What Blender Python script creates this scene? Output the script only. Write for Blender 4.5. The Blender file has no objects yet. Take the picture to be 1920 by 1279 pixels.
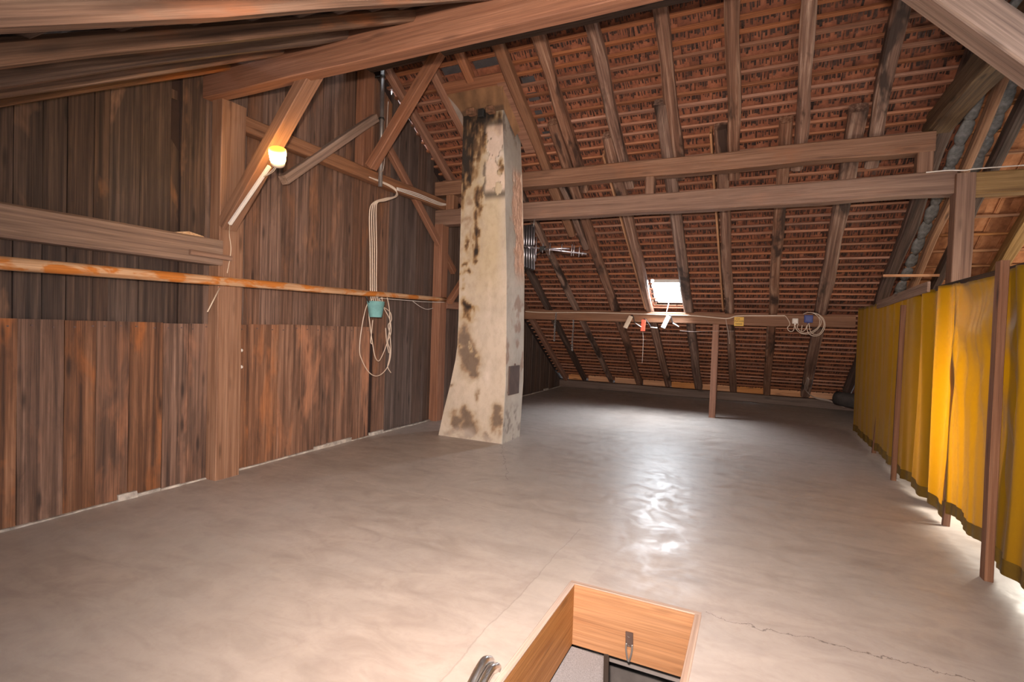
import bpy, bmesh, math, random
from mathutils import Vector, Matrix, noise
random.seed(7)
sc = bpy.context.scene
col = sc.collection
R = math.radians

# ------------------------------------------------------------------ camera
F_PX, YAW, PITCH, ROLL = 977.14, R(25.1623), R(1.5532), R(1.9761)
EYE = Vector((0, 0, 1.6))
fw = Vector((-math.sin(YAW)*math.cos(PITCH), math.cos(YAW)*math.cos(PITCH), -math.sin(PITCH)))
r0 = Vector((math.cos(YAW), math.sin(YAW), 0)); u0 = r0.cross(fw)
rt = math.cos(ROLL)*r0 + math.sin(ROLL)*u0
up = -math.sin(ROLL)*r0 + math.cos(ROLL)*u0
cam = bpy.data.cameras.new('camera'); camo = bpy.data.objects.new('camera', cam); col.objects.link(camo)
cam.sensor_width = 36; cam.lens = F_PX/1920*36; cam.clip_start = .02
M = Matrix((rt, up, -fw)).transposed().to_4x4(); M.translation = EYE
camo.matrix_world = M
sc.camera = camo
sc.view_settings.view_transform = 'Standard'; sc.view_settings.look = 'None'
sc.view_settings.gamma = 1; sc.view_settings.use_curve_mapping = False
sc.view_settings.exposure = 0.25

def ray(px, py): return rt*((px-960)/F_PX) - up*((py-639.5)/F_PX) + fw
def on_x(px, py, x): v = ray(px, py); return EYE + v*((x-EYE.x)/v.x)
def on_y(px, py, y): v = ray(px, py); return EYE + v*((y-EYE.y)/v.y)
def on_z(px, py, z=0.): v = ray(px, py); return EYE + v*((z-EYE.z)/v.z)

# ------------------------------------------------------------------ light
world = bpy.data.worlds.new('overcast_sky'); sc.world = world; world.use_nodes = True
bg = world.node_tree.nodes['Background']
bg.inputs[0].default_value = (.86, .93, 1, 1); bg.inputs[1].default_value = 22.0

def lamp(name, kind, loc, energy, color=(1, 1, 1), aim=None, **kw):
    l = bpy.data.lights.new(name, kind); l.energy = energy; l.color = color
    for a, b in kw.items(): setattr(l, a, b)
    o = bpy.data.objects.new(name, l); col.objects.link(o); o.location = loc
    if aim is not None: o.rotation_euler = (Vector(aim)-Vector(loc)).to_track_quat('-Z', 'Y').to_euler()
    return o
# photographer's flash on the hot shoe, plus two unseen fill lamps added under the near roof slope
lamp('camera_flash', 'SPOT', (-.03, -.05, 1.80), 1500, (1, .80, .67), (-2.75, 7, .9), spot_size=R(112), spot_blend=1., shadow_soft_size=.035)
lamp('left_fill', 'AREA', (-.5, .0, 1.86), 54, (1, .84, .74), (-2.6, 1.9, 0), shape='RECTANGLE', size=1.2, size_y=.35)
lamp('roof_fill', 'AREA', (1.35, 1.2, 2.55), 88, (.97, .96, 1), (1.35-.4, 1.2+1.0, 2.55-.9), shape='RECTANGLE', size=4.0, size_y=1.9)
# daylight through the small skylight in the far slope
lamp('skylight_daylight', 'AREA', (-1.57, 10.42, 2.63), 170, (.84, .92, 1), (-1.57, 10.42-.5176, 2.63-.8556), shape='RECTANGLE', size=.44, size_y=.6)
# daylight from the window behind the curtain partition
lamp('side_window_light', 'AREA', (2.35, 5.95, .95), 70, (1, .93, .80), (1.5, 5.9, .9), shape='RECTANGLE', size=.3, size_y=1.3)
lamp('side_gable_light', 'AREA', (4.7, 8.2, 1.9), 48, (1, .88, .70), (2.6, 8.4, 3.4), shape='RECTANGLE', size=1.0, size_y=1.0)

# ------------------------------------------------------------------ helpers
def link(name, me, parent=None, mat=None):
    o = bpy.data.objects.new(name, me); col.objects.link(o)
    if mat and me is not None and not me.materials: me.materials.append(mat)
    if parent: adopt(o, parent)
    return o
def adopt(o, parent):
    o.parent = parent; o.matrix_parent_inverse = parent.matrix_basis.inverted()
def tag(o, label=None, cat=None, group=None, kind=None):
    if label: o['label'] = label
    if cat: o['category'] = cat
    if group: o['group'] = group
    if kind: o['kind'] = kind
    return o
def thing(name, loc, label, cat, group=None):
    o = bpy.data.objects.new(name, None); col.objects.link(o); o.location = loc; o.empty_display_size = .1
    o.matrix_basis = Matrix.Translation(Vector(loc))
    return tag(o, label, cat, group)
def frame(p0, p1, hint=Vector((0, 0, 1))):
    x = (p1-p0).normalized(); y = hint.cross(x)
    if y.length < 1e-4: y = Vector((0, 1, 0)).cross(x)
    y.normalize(); z = x.cross(y)
    m = Matrix((x, y, z)).transposed().to_4x4(); m.translation = p0
    return m
def mesh(name, vs, fs, smooth=False):
    me = bpy.data.meshes.new(name); me.from_pydata(vs, [], fs); me.update()
    if smooth:
        for p in me.polygons: p.use_smooth = True
    return me
def bar_mesh(name, L, w, h, seg=6, wob=.006, ch=.012, seed=0, taper=0., twist=0.):
    """timber along local X, chamfered section w (local Y) by h (local Z), centre line on the X axis"""
    vs, fs = [], []
    for i in range(seg+1):
        t = i/seg; k = 1-taper*t
        ox = wob*noise.noise(Vector((t*L*.9, seed*3.1, 1))); oz = wob*noise.noise(Vector((t*L*.9, seed*3.1, 7)))
        ww = w/2*k*(1+.5*wob/w*noise.noise(Vector((t*L*1.7, seed, 3)))*2); hh = h/2*k*(1+wob/h*noise.noise(Vector((t*L*1.7, seed, 5))))
        c = ch*(1+.8*noise.noise(Vector((t*L*1.3, seed, 11))))
        c = max(.002, min(c, ww*.45, hh*.45))
        ring = [(-ww, -hh+c), (-ww, hh-c), (-ww+c, hh), (ww-c, hh), (ww, hh-c), (ww, -hh+c), (ww-c, -hh), (-ww+c, -hh)]
        a = twist*t
        for (yy, zz) in ring:
            vs.append((t*L, ox+yy*math.cos(a)-zz*math.sin(a), oz+yy*math.sin(a)+zz*math.cos(a)))
    for i in range(seg):
        for j in range(8):
            a, b = i*8+j, i*8+(j+1) % 8
            fs.append((a, b, b+8, a+8))
    fs.append(tuple(range(7, -1, -1))); fs.append(tuple(range(seg*8, seg*8+8)))
    return mesh(name, vs, fs)
_seed = [0]
def bar(name, p0, p1, w, h, mat, parent=None, hint=(0, 0, 1), seg=None, wob=.008, ch=.012, taper=0., twist=0.):
    p0, p1 = Vector(p0), Vector(p1); L = (p1-p0).length; _seed[0] += 1
    me = bar_mesh(name, L, w, h, seg or max(2, min(16, int(L/.35))), wob, ch, _seed[0], taper, twist)
    o = link(name, me, None, mat); o.matrix_basis = frame(p0, p1, Vector(hint))
    if parent: adopt(o, parent)
    return o
def tube_mesh(name, pts, r, n=8, smooth=True, caps=True, rf=None):
    pts = [Vector(p) for p in pts]; vs, fs = [], []
    t0 = (pts[1]-pts[0]).normalized()
    nrm = t0.orthogonal().normalized()
    for i, p in enumerate(pts):
        t = (pts[min(i+1, len(pts)-1)]-pts[max(i-1, 0)]).normalized()
        nrm = (nrm - t*nrm.dot(t)).normalized(); b = t.cross(nrm)
        rr = rf(i/(len(pts)-1)) if rf else r
        for j in range(n):
            a = 2*math.pi*j/n; vs.append(p+(nrm*math.cos(a)+b*math.sin(a))*rr)
    for i in range(len(pts)-1):
        for j in range(n):
            fs.append((i*n+j, i*n+(j+1) % n, (i+1)*n+(j+1) % n, (i+1)*n+j))
    if caps: fs.append(tuple(range(n-1, -1, -1))); fs.append(tuple(range((len(pts)-1)*n, len(pts)*n)))
    return mesh(name, vs, fs, smooth)
def smooth_path(pts, sub=6):
    pts = [Vector(p) for p in pts]; out = []
    for i in range(len(pts)-1):
        a, b, c, d = pts[max(i-1, 0)], pts[i], pts[i+1], pts[min(i+2, len(pts)-1)]
        for k in range(sub):
            t = k/sub
            out.append(.5*((2*b)+(c-a)*t+(2*a-5*b+4*c-d)*t*t+(3*b-a-3*c+d)*t**3))
    out.append(pts[-1]); return out
def tube(name, pts, r, mat, parent=None, n=8, sub=6, **kw):
    return link(name, tube_mesh(name, smooth_path(pts, sub) if sub else pts, r, n, **kw), parent, mat)
class MB:
    def __init__(s): s.v, s.f = [], []
    def box(s, m, sx, sy, sz, jit=0.):
        n = len(s.v)
        for x in (-.5, .5):
            for y in (-.5, .5):
                for z in (-.5, .5):
                    s.v.append(m @ Vector((x*sx+random.uniform(-jit, jit), y*sy+random.uniform(-jit, jit), z*sz+random.uniform(-jit, jit)*.3)))
        for q in ((0, 1, 3, 2), (4, 6, 7, 5), (0, 4, 5, 1), (2, 3, 7, 6), (0, 2, 6, 4), (1, 5, 7, 3)): s.f.append(tuple(n+i for i in q))
    def add(s, me):
        n = len(s.v); s.v += [v.co.copy() for v in me.vertices]; s.f += [tuple(n+i for i in p.vertices) for p in me.polygons]
    def build(s, name, parent=None, mat=None, smooth=False): return link(name, mesh(name, s.v, s.f, smooth), parent, mat)
def T(x, y, z): return Matrix.Translation((x, y, z))
def boxo(name, c, s, mat, parent=None, rot=None, ch=.004):
    """chamfered box centred on c"""
    bm = bmesh.new(); bmesh.ops.create_cube(bm, size=1)
    for v in bm.verts: v.co = Vector((v.co.x*s[0], v.co.y*s[1], v.co.z*s[2]))
    if ch: bmesh.ops.bevel(bm, geom=list(bm.edges), offset=min(ch, min(s)*.3), segments=1, affect='EDGES')
    me = bpy.data.meshes.new(name); bm.to_mesh(me); bm.free()
    o = link(name, me, None, mat); m = T(*c)
    if rot is not None: m = m @ rot
    o.matrix_basis = m
    if parent: adopt(o, parent)
    return o
def lathe(name, prof, n, mat, parent=None, m=None):
    vs, fs = [], []
    for (r, z) in prof:
        for j in range(n): a = 2*math.pi*j/n; vs.append((r*math.cos(a), r*math.sin(a), z))
    for i in range(len(prof)-1):
        for j in range(n): fs.append((i*n+j, i*n+(j+1) % n, (i+1)*n+(j+1) % n, (i+1)*n+j))
    o = link(name, mesh(name, vs, fs, True), None, mat)
    if m is not None: o.matrix_basis = m
    if parent: adopt(o, parent)
    return o

# ------------------------------------------------------------------ materials
def nt(name):
    m = bpy.data.materials.new(name); m.use_nodes = True; t = m.node_tree
    return m, t, t.nodes['Principled BSDF']
def N(t, kind, **kw):
    n = t.nodes.new(kind)
    for a, b in kw.items():
        if a in n.inputs: n.inputs[a].default_value = b
        else: setattr(n, a, b)
    return n
def ramp(t, fac, stops, interp='LINEAR'):
    r = t.nodes.new('ShaderNodeValToRGB'); r.color_ramp.interpolation = interp
    e = r.color_ramp.elements
    while len(e) < len(stops): e.new(.5)
    for i, (p, c) in enumerate(stops): e[i].position = p; e[i].color = (c[0], c[1], c[2], 1) if not isinstance(c, (int, float)) else (c, c, c, 1)
    t.links.new(fac, r.inputs[0]); return r.outputs[0]
def mixc(t, fac, a, b, mode='MIX'):
    n = t.nodes.new('ShaderNodeMix'); n.data_type = 'RGBA'; n.blend_type = mode
    for sock, v in ((n.inputs[0], fac), (n.inputs[6], a), (n.inputs[7], b)):
        if isinstance(v, (int, float)): sock.default_value = v
        elif isinstance(v, tuple): sock.default_value = (v[0], v[1], v[2], 1)
        else: t.links.new(v, sock)
    return n.outputs[2]
def maths(t, op, a, b=None, clamp=False):
    n = t.nodes.new('ShaderNodeMath'); n.operation = op; n.use_clamp = clamp
    for i, v in enumerate((a, b)):
        if v is None: continue
        if isinstance(v, (int, float)): n.inputs[i].default_value = v
        else: t.links.new(v, n.inputs[i])
    return n.outputs[0]
def noise_n(t, vec, scale, detail=4, rough=.55, dist=0.):
    n = N(t, 'ShaderNodeTexNoise', Scale=scale, Detail=detail, Roughness=rough, Distortion=dist)
    t.links.new(vec, n.inputs['Vector']); return n.outputs[0]
def mapping(t, vec, scale=(1, 1, 1), loc=(0, 0, 0)):
    n = t.nodes.new('ShaderNodeMapping'); n.inputs['Scale'].default_value = scale; n.inputs['Location'].default_value = loc
    t.links.new(vec, n.inputs['Vector']); return n.outputs[0]

def wood(name, dark, mid, light, patch=None, patch_lo=.55, patch_hi=.68, vary=.35, rough=.72, island=False, knots=.8, bump=.25, pscale=(.9, 3.2, 3.2), grime=None, tilt=.5):
    m, t, b = nt(name)
    tc = N(t, 'ShaderNodeTexCoord'); oi = N(t, 'ShaderNodeObjectInfo')
    rnd = oi.outputs['Random']
    if island:
        g = N(t, 'ShaderNodeNewGeometry'); rnd = maths(t, 'FRACT', maths(t, 'ADD', maths(t, 'MULTIPLY', g.outputs['Random Per Island'], 7.31), rnd))
    comb = N(t, 'ShaderNodeCombineXYZ')
    for i, k in enumerate((61., 37., 83.)): t.links.new(maths(t, 'MULTIPLY', rnd, k), comb.inputs[i])
    add = N(t, 'ShaderNodeVectorMath', operation='ADD')
    t.links.new(tc.outputs['Object'], add.inputs[0]); t.links.new(comb.outputs[0], add.inputs[1]); v = add.outputs[0]
    g1 = noise_n(t, mapping(t, v, (.42, 17, 17)), 1.6, 6, .62, .25)
    g2 = noise_n(t, mapping(t, v, (1.1, 70, 70)), 1.5, 3, .6)
    c = ramp(t, g1, [(.30, dark), (.5, mid), (.70, light)])
    if patch:
        p = noise_n(t, mapping(t, v, pscale), 1.3, 4, .6, .4)
        c = mixc(t, ramp(t, p, [(patch_lo, 0.), (patch_hi, 1.)]), c, patch)
    if grime:
        p = noise_n(t, mapping(t, v, (1.1, 4, 4), (9, 4, 2)), 1.5, 5, .65, .5)
        c = mixc(t, ramp(t, p, [(.50, 0.), (.78, .75)]), c, grime)
    c = mixc(t, ramp(t, g2, [(.3, .42), (.62, 0.)]), c, tuple(x*.35 for x in dark))
    if knots:
        vo = N(t, 'ShaderNodeTexVoronoi', Scale=1.0); t.links.new(mapping(t, v, (1.5, 7.5, 7.5)), vo.inputs['Vector'])
        c = mixc(t, maths(t, 'MULTIPLY', ramp(t, vo.outputs['Distance'], [(.06, 1.), (.17, 0.)]), knots), c, tuple(x*.4 for x in dark))
    hsv = N(t, 'ShaderNodeHueSaturation'); t.links.new(c, hsv.inputs['Color'])
    r2 = maths(t, 'FRACT', maths(t, 'MULTIPLY', rnd, 17.7)); r3 = maths(t, 'FRACT', maths(t, 'MULTIPLY', rnd, 5.3))
    t.links.new(maths(t, 'ADD', maths(t, 'MULTIPLY', r2, vary*2), 1-vary), hsv.inputs['Value'])
    t.links.new(maths(t, 'ADD', maths(t, 'MULTIPLY', r3, .28), .84), hsv.inputs['Saturation'])
    t.links.new(hsv.outputs[0], b.inputs['Base Color'])
    t.links.new(ramp(t, g2, [(.3, rough+.12), (.7, rough-.08)]), b.inputs['Roughness'])
    bp = N(t, 'ShaderNodeBump', Strength=bump, Distance=.012)
    t.links.new(mixc(t, .5, g1, g2), bp.inputs['Height']); t.links.new(bp.outputs[0], b.inputs['Normal'])
    return m
def plain(name, c, rough=.6, metal=0., nz=.15, scale=8., bump=.1):
    m, t, b = nt(name); tc = N(t, 'ShaderNodeTexCoord')
    n = noise_n(t, tc.outputs['Object'], scale, 5, .6)
    t.links.new(ramp(t, n, [(.25, tuple(x*(1-nz*2) for x in c)), (.75, tuple(min(1, x*(1+nz)) for x in c))]), b.inputs['Base Color'])
    b.inputs['Roughness'].default_value = rough; b.inputs['Metallic'].default_value = metal
    if bump:
        bp = N(t, 'ShaderNodeBump', Strength=bump, Distance=.01); t.links.new(n, bp.inputs['Height']); t.links.new(bp.outputs[0], b.inputs['Normal'])
    return m

W_PLANK_UP = wood('weathered_board', (.05, .026, .017), (.165, .09, .06), (.28, .165, .115), (.29, .135, .07), .56, .74, .22, grime=(.04, .024, .018))
W_PLANK_LO = wood('stained_board', (.05, .023, .014), (.19, .09, .05), (.34, .18, .11), (.40, .16, .07), .52, .70, .24, grime=(.045, .024, .016))
W_PLANK_DIM = wood('dim_grimy_board', (.02, .012, .009), (.06, .035, .025), (.13, .08, .055), (.25, .125, .065), .60, .72, .25, grime=(.025, .017, .013), pscale=(.7, 2.2, 2.2))  # grime plus flash falloff, both put into the board colour
W_PLANK_GREY = wood('grey_board', (.04, .024, .018), (.105, .066, .05), (.17, .112, .088), None, vary=.22, grime=(.045, .028, .022))
W_TIMBER = wood('old_timber', (.155, .072, .041), (.245, .124, .072), (.32, .175, .108), (.29, .125, .06), .56, .74, .10, knots=.5, bump=.3)
W_TIMBER_RED = wood('red_brown_timber', (.16, .062, .031), (.27, .115, .06), (.33, .155, .088), (.24, .085, .035), .56, .76, .08, knots=.5)
W_TIMBER_GREY = wood('greyed_timber', (.14, .082, .055), (.26, .16, .11), (.35, .23, .165), (.25, .115, .06), .62, .78, .12, knots=.5)
W_RAFTER = wood('hewn_rafter', (.095, .042, .026), (.225, .118, .077), (.44, .29, .21), (.045, .023, .015), .53, .62, .12, knots=.6, pscale=(.9, 2.2, 2.2), bump=.4)
W_RAFTER_DARK = wood('dark_rafter', (.03, .018, .013), (.085, .05, .037), (.17, .11, .085), None, vary=.25, bump=.4)
W_RAFTER_ORANGE = wood('orange_rafter', (.16, .06, .02), (.38, .165, .06), (.50, .25, .11), None, vary=.15)
W_FRONT = wood('near_rafter', (.05, .024, .014), (.16, .085, .05), (.33, .20, .13), (.28, .10, .035), .52, .66, .15, knots=.5)
W_BATTEN = wood('roof_batten', (.16, .062, .03), (.30, .125, .065), (.39, .18, .10), None, vary=.28, island=True, knots=.3)
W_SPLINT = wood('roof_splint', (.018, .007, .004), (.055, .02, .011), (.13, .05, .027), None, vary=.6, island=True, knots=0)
W_POLE = wood('peeled_pole', (.34, .16, .07), (.55, .34, .20), (.62, .42, .27), (.48, .17, .04), .46, .54, .05, knots=.5, pscale=(2.4, 6, 6))
W_PINE = wood('fresh_pine', (.24, .10, .034), (.33, .155, .06), (.38, .185, .078), (.24, .098, .036), .58, .75, .06, knots=.5, rough=.55)
W_EAVES = wood('eaves_pine', (.38, .15, .05), (.58, .26, .095), (.66, .33, .13), None, vary=.10)
W_SILL = wood('eaves_sill', (.07, .042, .032), (.14, .09, .068), (.2, .135, .105), None, vary=.1)
W_YELLOW = wood('yellow_timber', (.19, .10, .035), (.36, .21, .08), (.46, .29, .13), None, vary=.1)
W_COLLAR = wood('dark_collar', (.05, .028, .015), (.12, .07, .036), (.20, .125, .062), None, vary=.05, bump=.4)
W_POST_STRIP = wood('partition_post', (.10, .042, .021), (.17, .078, .042), (.24, .125, .075), None, vary=.12)
W_LIT_EDGE = wood('lit_edge_wood', (.30, .2, .15), (.42, .30, .235), (.5, .37, .30), None, vary=.05, knots=0)
W_POST = wood('wall_post_wood', (.16, .08, .048), (.275, .155, .10), (.34, .205, .14), (.22, .115, .07), .56, .74, .05, knots=.7)
W_STICK = wood('split_stick', (.4, .24, .13), (.58, .39, .24), (.68, .5, .33), None, vary=.1)

def tile_mat(name, a, b_, c):
    m, t, b = nt(name); tc = N(t, 'ShaderNodeTexCoord'); g = N(t, 'ShaderNodeNewGeometry'); oi = N(t, 'ShaderNodeObjectInfo')
    rnd = maths(t, 'FRACT', maths(t, 'ADD', maths(t, 'MULTIPLY', g.outputs['Random Per Island'], 5.7), oi.outputs['Random']))
    comb = N(t, 'ShaderNodeCombineXYZ')
    for i, k in enumerate((61., 37., 83.)): t.links.new(maths(t, 'MULTIPLY', rnd, k), comb.inputs[i])
    add = N(t, 'ShaderNodeVectorMath', operation='ADD'); t.links.new(tc.outputs['Object'], add.inputs[0]); t.links.new(comb.outputs[0], add.inputs[1])
    n = noise_n(t, add.outputs[0], 9, 5, .65)
    cc = mixc(t, rnd, ramp(t, n, [(.3, a), (.5, b_), (.7, c)]), ramp(t, n, [(.3, tuple(x*.7 for x in a)), (.7, b_)]))
    t.links.new(cc, b.inputs['Base Color']); b.inputs['Roughness'].default_value = .85
    bp = N(t, 'ShaderNodeBump', Strength=.3, Distance=.01); t.links.new(n, bp.inputs['Height']); t.links.new(bp.outputs[0], b.inputs['Normal'])
    return m
M_TILE = tile_mat('clay_tile', (.13, .042, .022), (.26, .088, .043), (.34, .135, .072))
M_TILE_NEW = tile_mat('large_clay_tile', (.26, .10, .04), (.44, .18, .075), (.52, .25, .12))
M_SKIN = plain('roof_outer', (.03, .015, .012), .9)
M_MORTAR = plain('grey_mortar', (.25, .25, .24), .9, nz=.3, scale=20, bump=.6)
M_STEEL = plain('galvanised_steel', (.42, .40, .39), .4, .8)
M_ALU = plain('dull_aluminium', (.55, .53, .58), .35, .9)
M_CHROME = plain('chrome', (.80, .78, .77), .3, 1., nz=.03, bump=0)
M_DARKMETAL = plain('dark_metal', (.045, .04, .04), .5, .6)
M_IRON = plain('rusty_iron', (.15, .10, .09), .7, .4)
M_BROWN_IRON = plain('soot_door_iron', (.10, .065, .055), .6, .3)
M_SHEET = plain('lead_sheet', (.075, .07, .075), .6, .3)
M_CABLE = plain('cream_cable', (.62, .50, .40), .5, nz=.05, bump=0)
M_CABLE_GREY = plain('grey_cable', (.42, .33, .28), .5, nz=.05, bump=0)
M_BLACK = plain('black_plastic', (.02, .02, .02), .5, nz=.1, bump=0)
M_WHITE = plain('white_plastic', (.72, .66, .60), .5, nz=.03, bump=0)
M_CREAM = plain('cream_plastic', (.62, .50, .38), .5, nz=.05, bump=0)
M_RED = plain('red_plastic', (.62, .07, .035), .4, nz=.05, bump=0)
M_BLUE = plain('blue_plastic', (.015, .035, .22), .5, nz=.05, bump=0)
M_TURQ = plain('turquoise_bucket', (.16, .36, .36), .55, nz=.12, scale=12, bump=.05)
M_SIGN = plain('yellow_sign_card', (.70, .42, .07), .6, nz=.05, bump=0)
M_INK = plain('black_ink', (.02, .015, .01), .7, nz=.02, bump=0)
M_LOG = plain('dark_log', (.06, .05, .047), .85, nz=.3, scale=5, bump=.3)
M_CARPET = plain('grey_carpet', (.27, .265, .28), .95, nz=.22, scale=160, bump=.3)
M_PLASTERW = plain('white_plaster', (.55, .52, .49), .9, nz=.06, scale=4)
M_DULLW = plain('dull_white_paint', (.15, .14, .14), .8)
M_TRIM = plain('grey_paint', (.26, .24, .24), .8)
M_BRICK = plain('sooty_brick', (.20, .10, .055), .9, nz=.4, scale=18, bump=.5)
M_SKIRT = plain('lime_mortar', (.50, .45, .40), .95, nz=.35, scale=9, bump=.6)

# floor
def floor_mat():
    m, t, b = nt('polished_concrete'); tc = N(t, 'ShaderNodeTexCoord'); v = tc.outputs['Object']
    sep = N(t, 'ShaderNodeSeparateXYZ'); t.links.new(v, sep.inputs[0]); X, Y = sep.outputs[0], sep.outputs[1]
    big = noise_n(t, v, .7, 4, .55, .3); med = noise_n(t, mapping(t, v, (1.2, 2.4, 1)), 2.3, 6, .62, .9); fine = noise_n(t, v, 16, 6, .7, .4)
    c = ramp(t, med, [(.28, (.30, .245, .215)), (.5, (.375, .315, .277)), (.72, (.435, .37, .328))])
    c = mixc(t, ramp(t, big, [(.35, 0.), (.68, .7)]), c, (.37, .335, .31))
    c = mixc(t, ramp(t, fine, [(.3, .3), (.5, 0.)]), c, (.30, .24, .21))
    # dark drag marks, stretched across
    dr = noise_n(t, mapping(t, v, (.8, 2.4, 1), (3, 8, 0)), 1.7, 5, .6, .5)
    c = mixc(t, ramp(t, dr, [(.52, 0.), (.78, .55)]), c, (.22, .18, .155))
    # paler patched strip along the hatch
    wob = maths(t, 'MULTIPLY', maths(t, 'SUBTRACT', noise_n(t, v, 3.5, 4, .6), .5), .07)
    xe = maths(t, 'ADD', X, wob)
    strip = maths(t, 'MULTIPLY', maths(t, 'GREATER_THAN', xe, -1.22), maths(t, 'LESS_THAN', maths(t, 'ADD', Y, maths(t, 'MULTIPLY', wob, 9.)), 3.45))
    strip = maths(t, 'MULTIPLY', strip, maths(t, 'LESS_THAN', xe, -.9))
    c = mixc(t, maths(t, 'MULTIPLY', strip, .2), c, (.47, .43, .39))
    def line(expr, w, dep):
        return maths(t, 'MULTIPLY', maths(t, 'LESS_THAN', maths(t, 'ABSOLUTE', expr), w), dep)
    nz = maths(t, 'MULTIPLY', maths(t, 'SUBTRACT', noise_n(t, v, 5, 5, .7), .5), .22)
    # crack from the hatch corner to the right, joint beside the hatch, crack behind the chimney corner
    k1 = maths(t, 'MULTIPLY', line(maths(t, 'ADD', maths(t, 'SUBTRACT', Y, 3.16), nz), .004, .7), maths(t, 'GREATER_THAN', X, -.2))
    k2 = maths(t, 'MULTIPLY', line(maths(t, 'ADD', maths(t, 'ADD', X, 1.22), wob), .004, .22), maths(t, 'LESS_THAN', Y, 4.0))
    d = maths(t, 'SUBTRACT', maths(t, 'ADD', X, maths(t, 'MULTIPLY', Y, .55)), .40)
    k3 = maths(t, 'MULTIPLY', line(maths(t, 'ADD', d, nz), .004, .6), maths(t, 'MULTIPLY', maths(t, 'GREATER_THAN', Y, 4.9), maths(t, 'LESS_THAN', Y, 6.3)))
    k4 = maths(t, 'MULTIPLY', line(maths(t, 'ADD', maths(t, 'SUBTRACT', Y, 4.05), nz), .006, .25), maths(t, 'LESS_THAN', X, -1.9))
    cr = maths(t, 'ADD', maths(t, 'ADD', k1, k2), k3, True)
    c = mixc(t, cr, c, (.09, .07, .06)); c = mixc(t, k4, c, (.6, .53, .47))
    t.links.new(c, b.inputs['Base Color'])
    sw = noise_n(t, mapping(t, v, (1.4, 1.1, 1)), 3.0, 5, .6, 1.6)
    t.links.new(ramp(t, sw, [(.3, .33), (.7, .58)]), b.inputs['Roughness'])
    b.inputs['Specular IOR Level'].default_value = .45
    hgt = mixc(t, .25, sw, fine)
    bp = N(t, 'ShaderNodeBump', Strength=.11, Distance=.02); t.links.new(hgt, bp.inputs['Height']); t.links.new(bp.outputs[0], b.inputs['Normal'])
    return m
M_FLOOR = floor_mat()

def curtain_mat():
    m, t, b = nt('yellow_curtain_cloth'); out = t.nodes['Material Output']
    tc = N(t, 'ShaderNodeTexCoord'); n = noise_n(t, mapping(t, tc.outputs['Object'], (60, 60, 9)), 4, 3, .6)
    c = ramp(t, n, [(.2, (.20, .125, .002)), (.8, (.26, .165, .003))])
    t.links.new(c, b.inputs['Base Color']); b.inputs['Roughness'].default_value = .42; b.inputs['Specular IOR Level'].default_value = .35
    b.inputs['Sheen Weight'].default_value = .1
    tr = N(t, 'ShaderNodeBsdfTranslucent'); tr.inputs[0].default_value = (.88, .56, .004, 1)
    mx = N(t, 'ShaderNodeMixShader', Fac=.40); t.links.new(b.outputs[0], mx.inputs[1]); t.links.new(tr.outputs[0], mx.inputs[2])
    t.links.new(mx.outputs[0], out.inputs[0]); return m
M_CURTAIN = curtain_mat()
M_HEM = plain('curtain_hem', (.15, .085, .004), .6, nz=.1, scale=30)

def attr_mat(name, rough=.9, nscale=11, strength=.35):
    m, t, b = nt(name); a = N(t, 'ShaderNodeAttribute', attribute_name='Col'); tc = N(t, 'ShaderNodeTexCoord')
    n = noise_n(t, mapping(t, tc.outputs['Object'], (1, 1, .6)), nscale, 6, .7)
    t.links.new(mixc(t, ramp(t, n, [(.3, .35), (.55, 0.)]), a.outputs['Color'], mixc(t, 1., a.outputs['Color'], (.55, .5, .45), 'MULTIPLY')), b.inputs['Base Color'])
    b.inputs['Roughness'].default_value = rough
    bp = N(t, 'ShaderNodeBump', Strength=strength, Distance=.015); t.links.new(n, bp.inputs['Height']); t.links.new(bp.outputs[0], b.inputs['Normal'])
    return m
M_PLASTER = attr_mat('sooty_lime_plaster')

def emit(name, c, s):
    m, t, b = nt(name); b.inputs['Base Color'].default_value = (*c, 1); b.inputs['Emission Color'].default_value = (*c, 1); b.inputs['Emission Strength'].default_value = s
    return m
def glow_mat():
    m, t, b = nt('lit_amber_glass'); tc = N(t, 'ShaderNodeTexCoord'); sep = N(t, 'ShaderNodeSeparateXYZ'); t.links.new(tc.outputs['Object'], sep.inputs[0])
    c = ramp(t, sep.outputs[2], [(.0, (1, .58, .16)), (.075, (1, .55, .13)), (.125, (1, .32, .03))])
    t.links.new(c, b.inputs['Emission Color']); t.links.new(c, b.inputs['Base Color'])
    t.links.new(ramp(t, sep.outputs[2], [(0, 1.), (.07, .8), (.118, .04)]), b.inputs['Emission Strength'])
    e = t.nodes.new('ShaderNodeMath'); e.operation = 'MULTIPLY'; e.inputs[1].default_value = 90
    t.links.new(b.inputs['Emission Strength'].links[0].from_socket, e.inputs[0]); t.links.new(e.outputs[0], b.inputs['Emission Strength'])
    return m
M_GLOW = glow_mat()
def glass_mat():
    m, t, b = nt('window_glass'); out = t.nodes['Material Output']
    tr = N(t, 'ShaderNodeBsdfTransparent'); gl = N(t, 'ShaderNodeBsdfGlossy', Roughness=.05)
    mx = N(t, 'ShaderNodeMixShader', Fac=.06); t.links.new(tr.outputs[0], mx.inputs[1]); t.links.new(gl.outputs[0], mx.inputs[2]); t.links.new(mx.outputs[0], out.inputs[0]); return m
M_GLASS = glass_mat()

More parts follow.
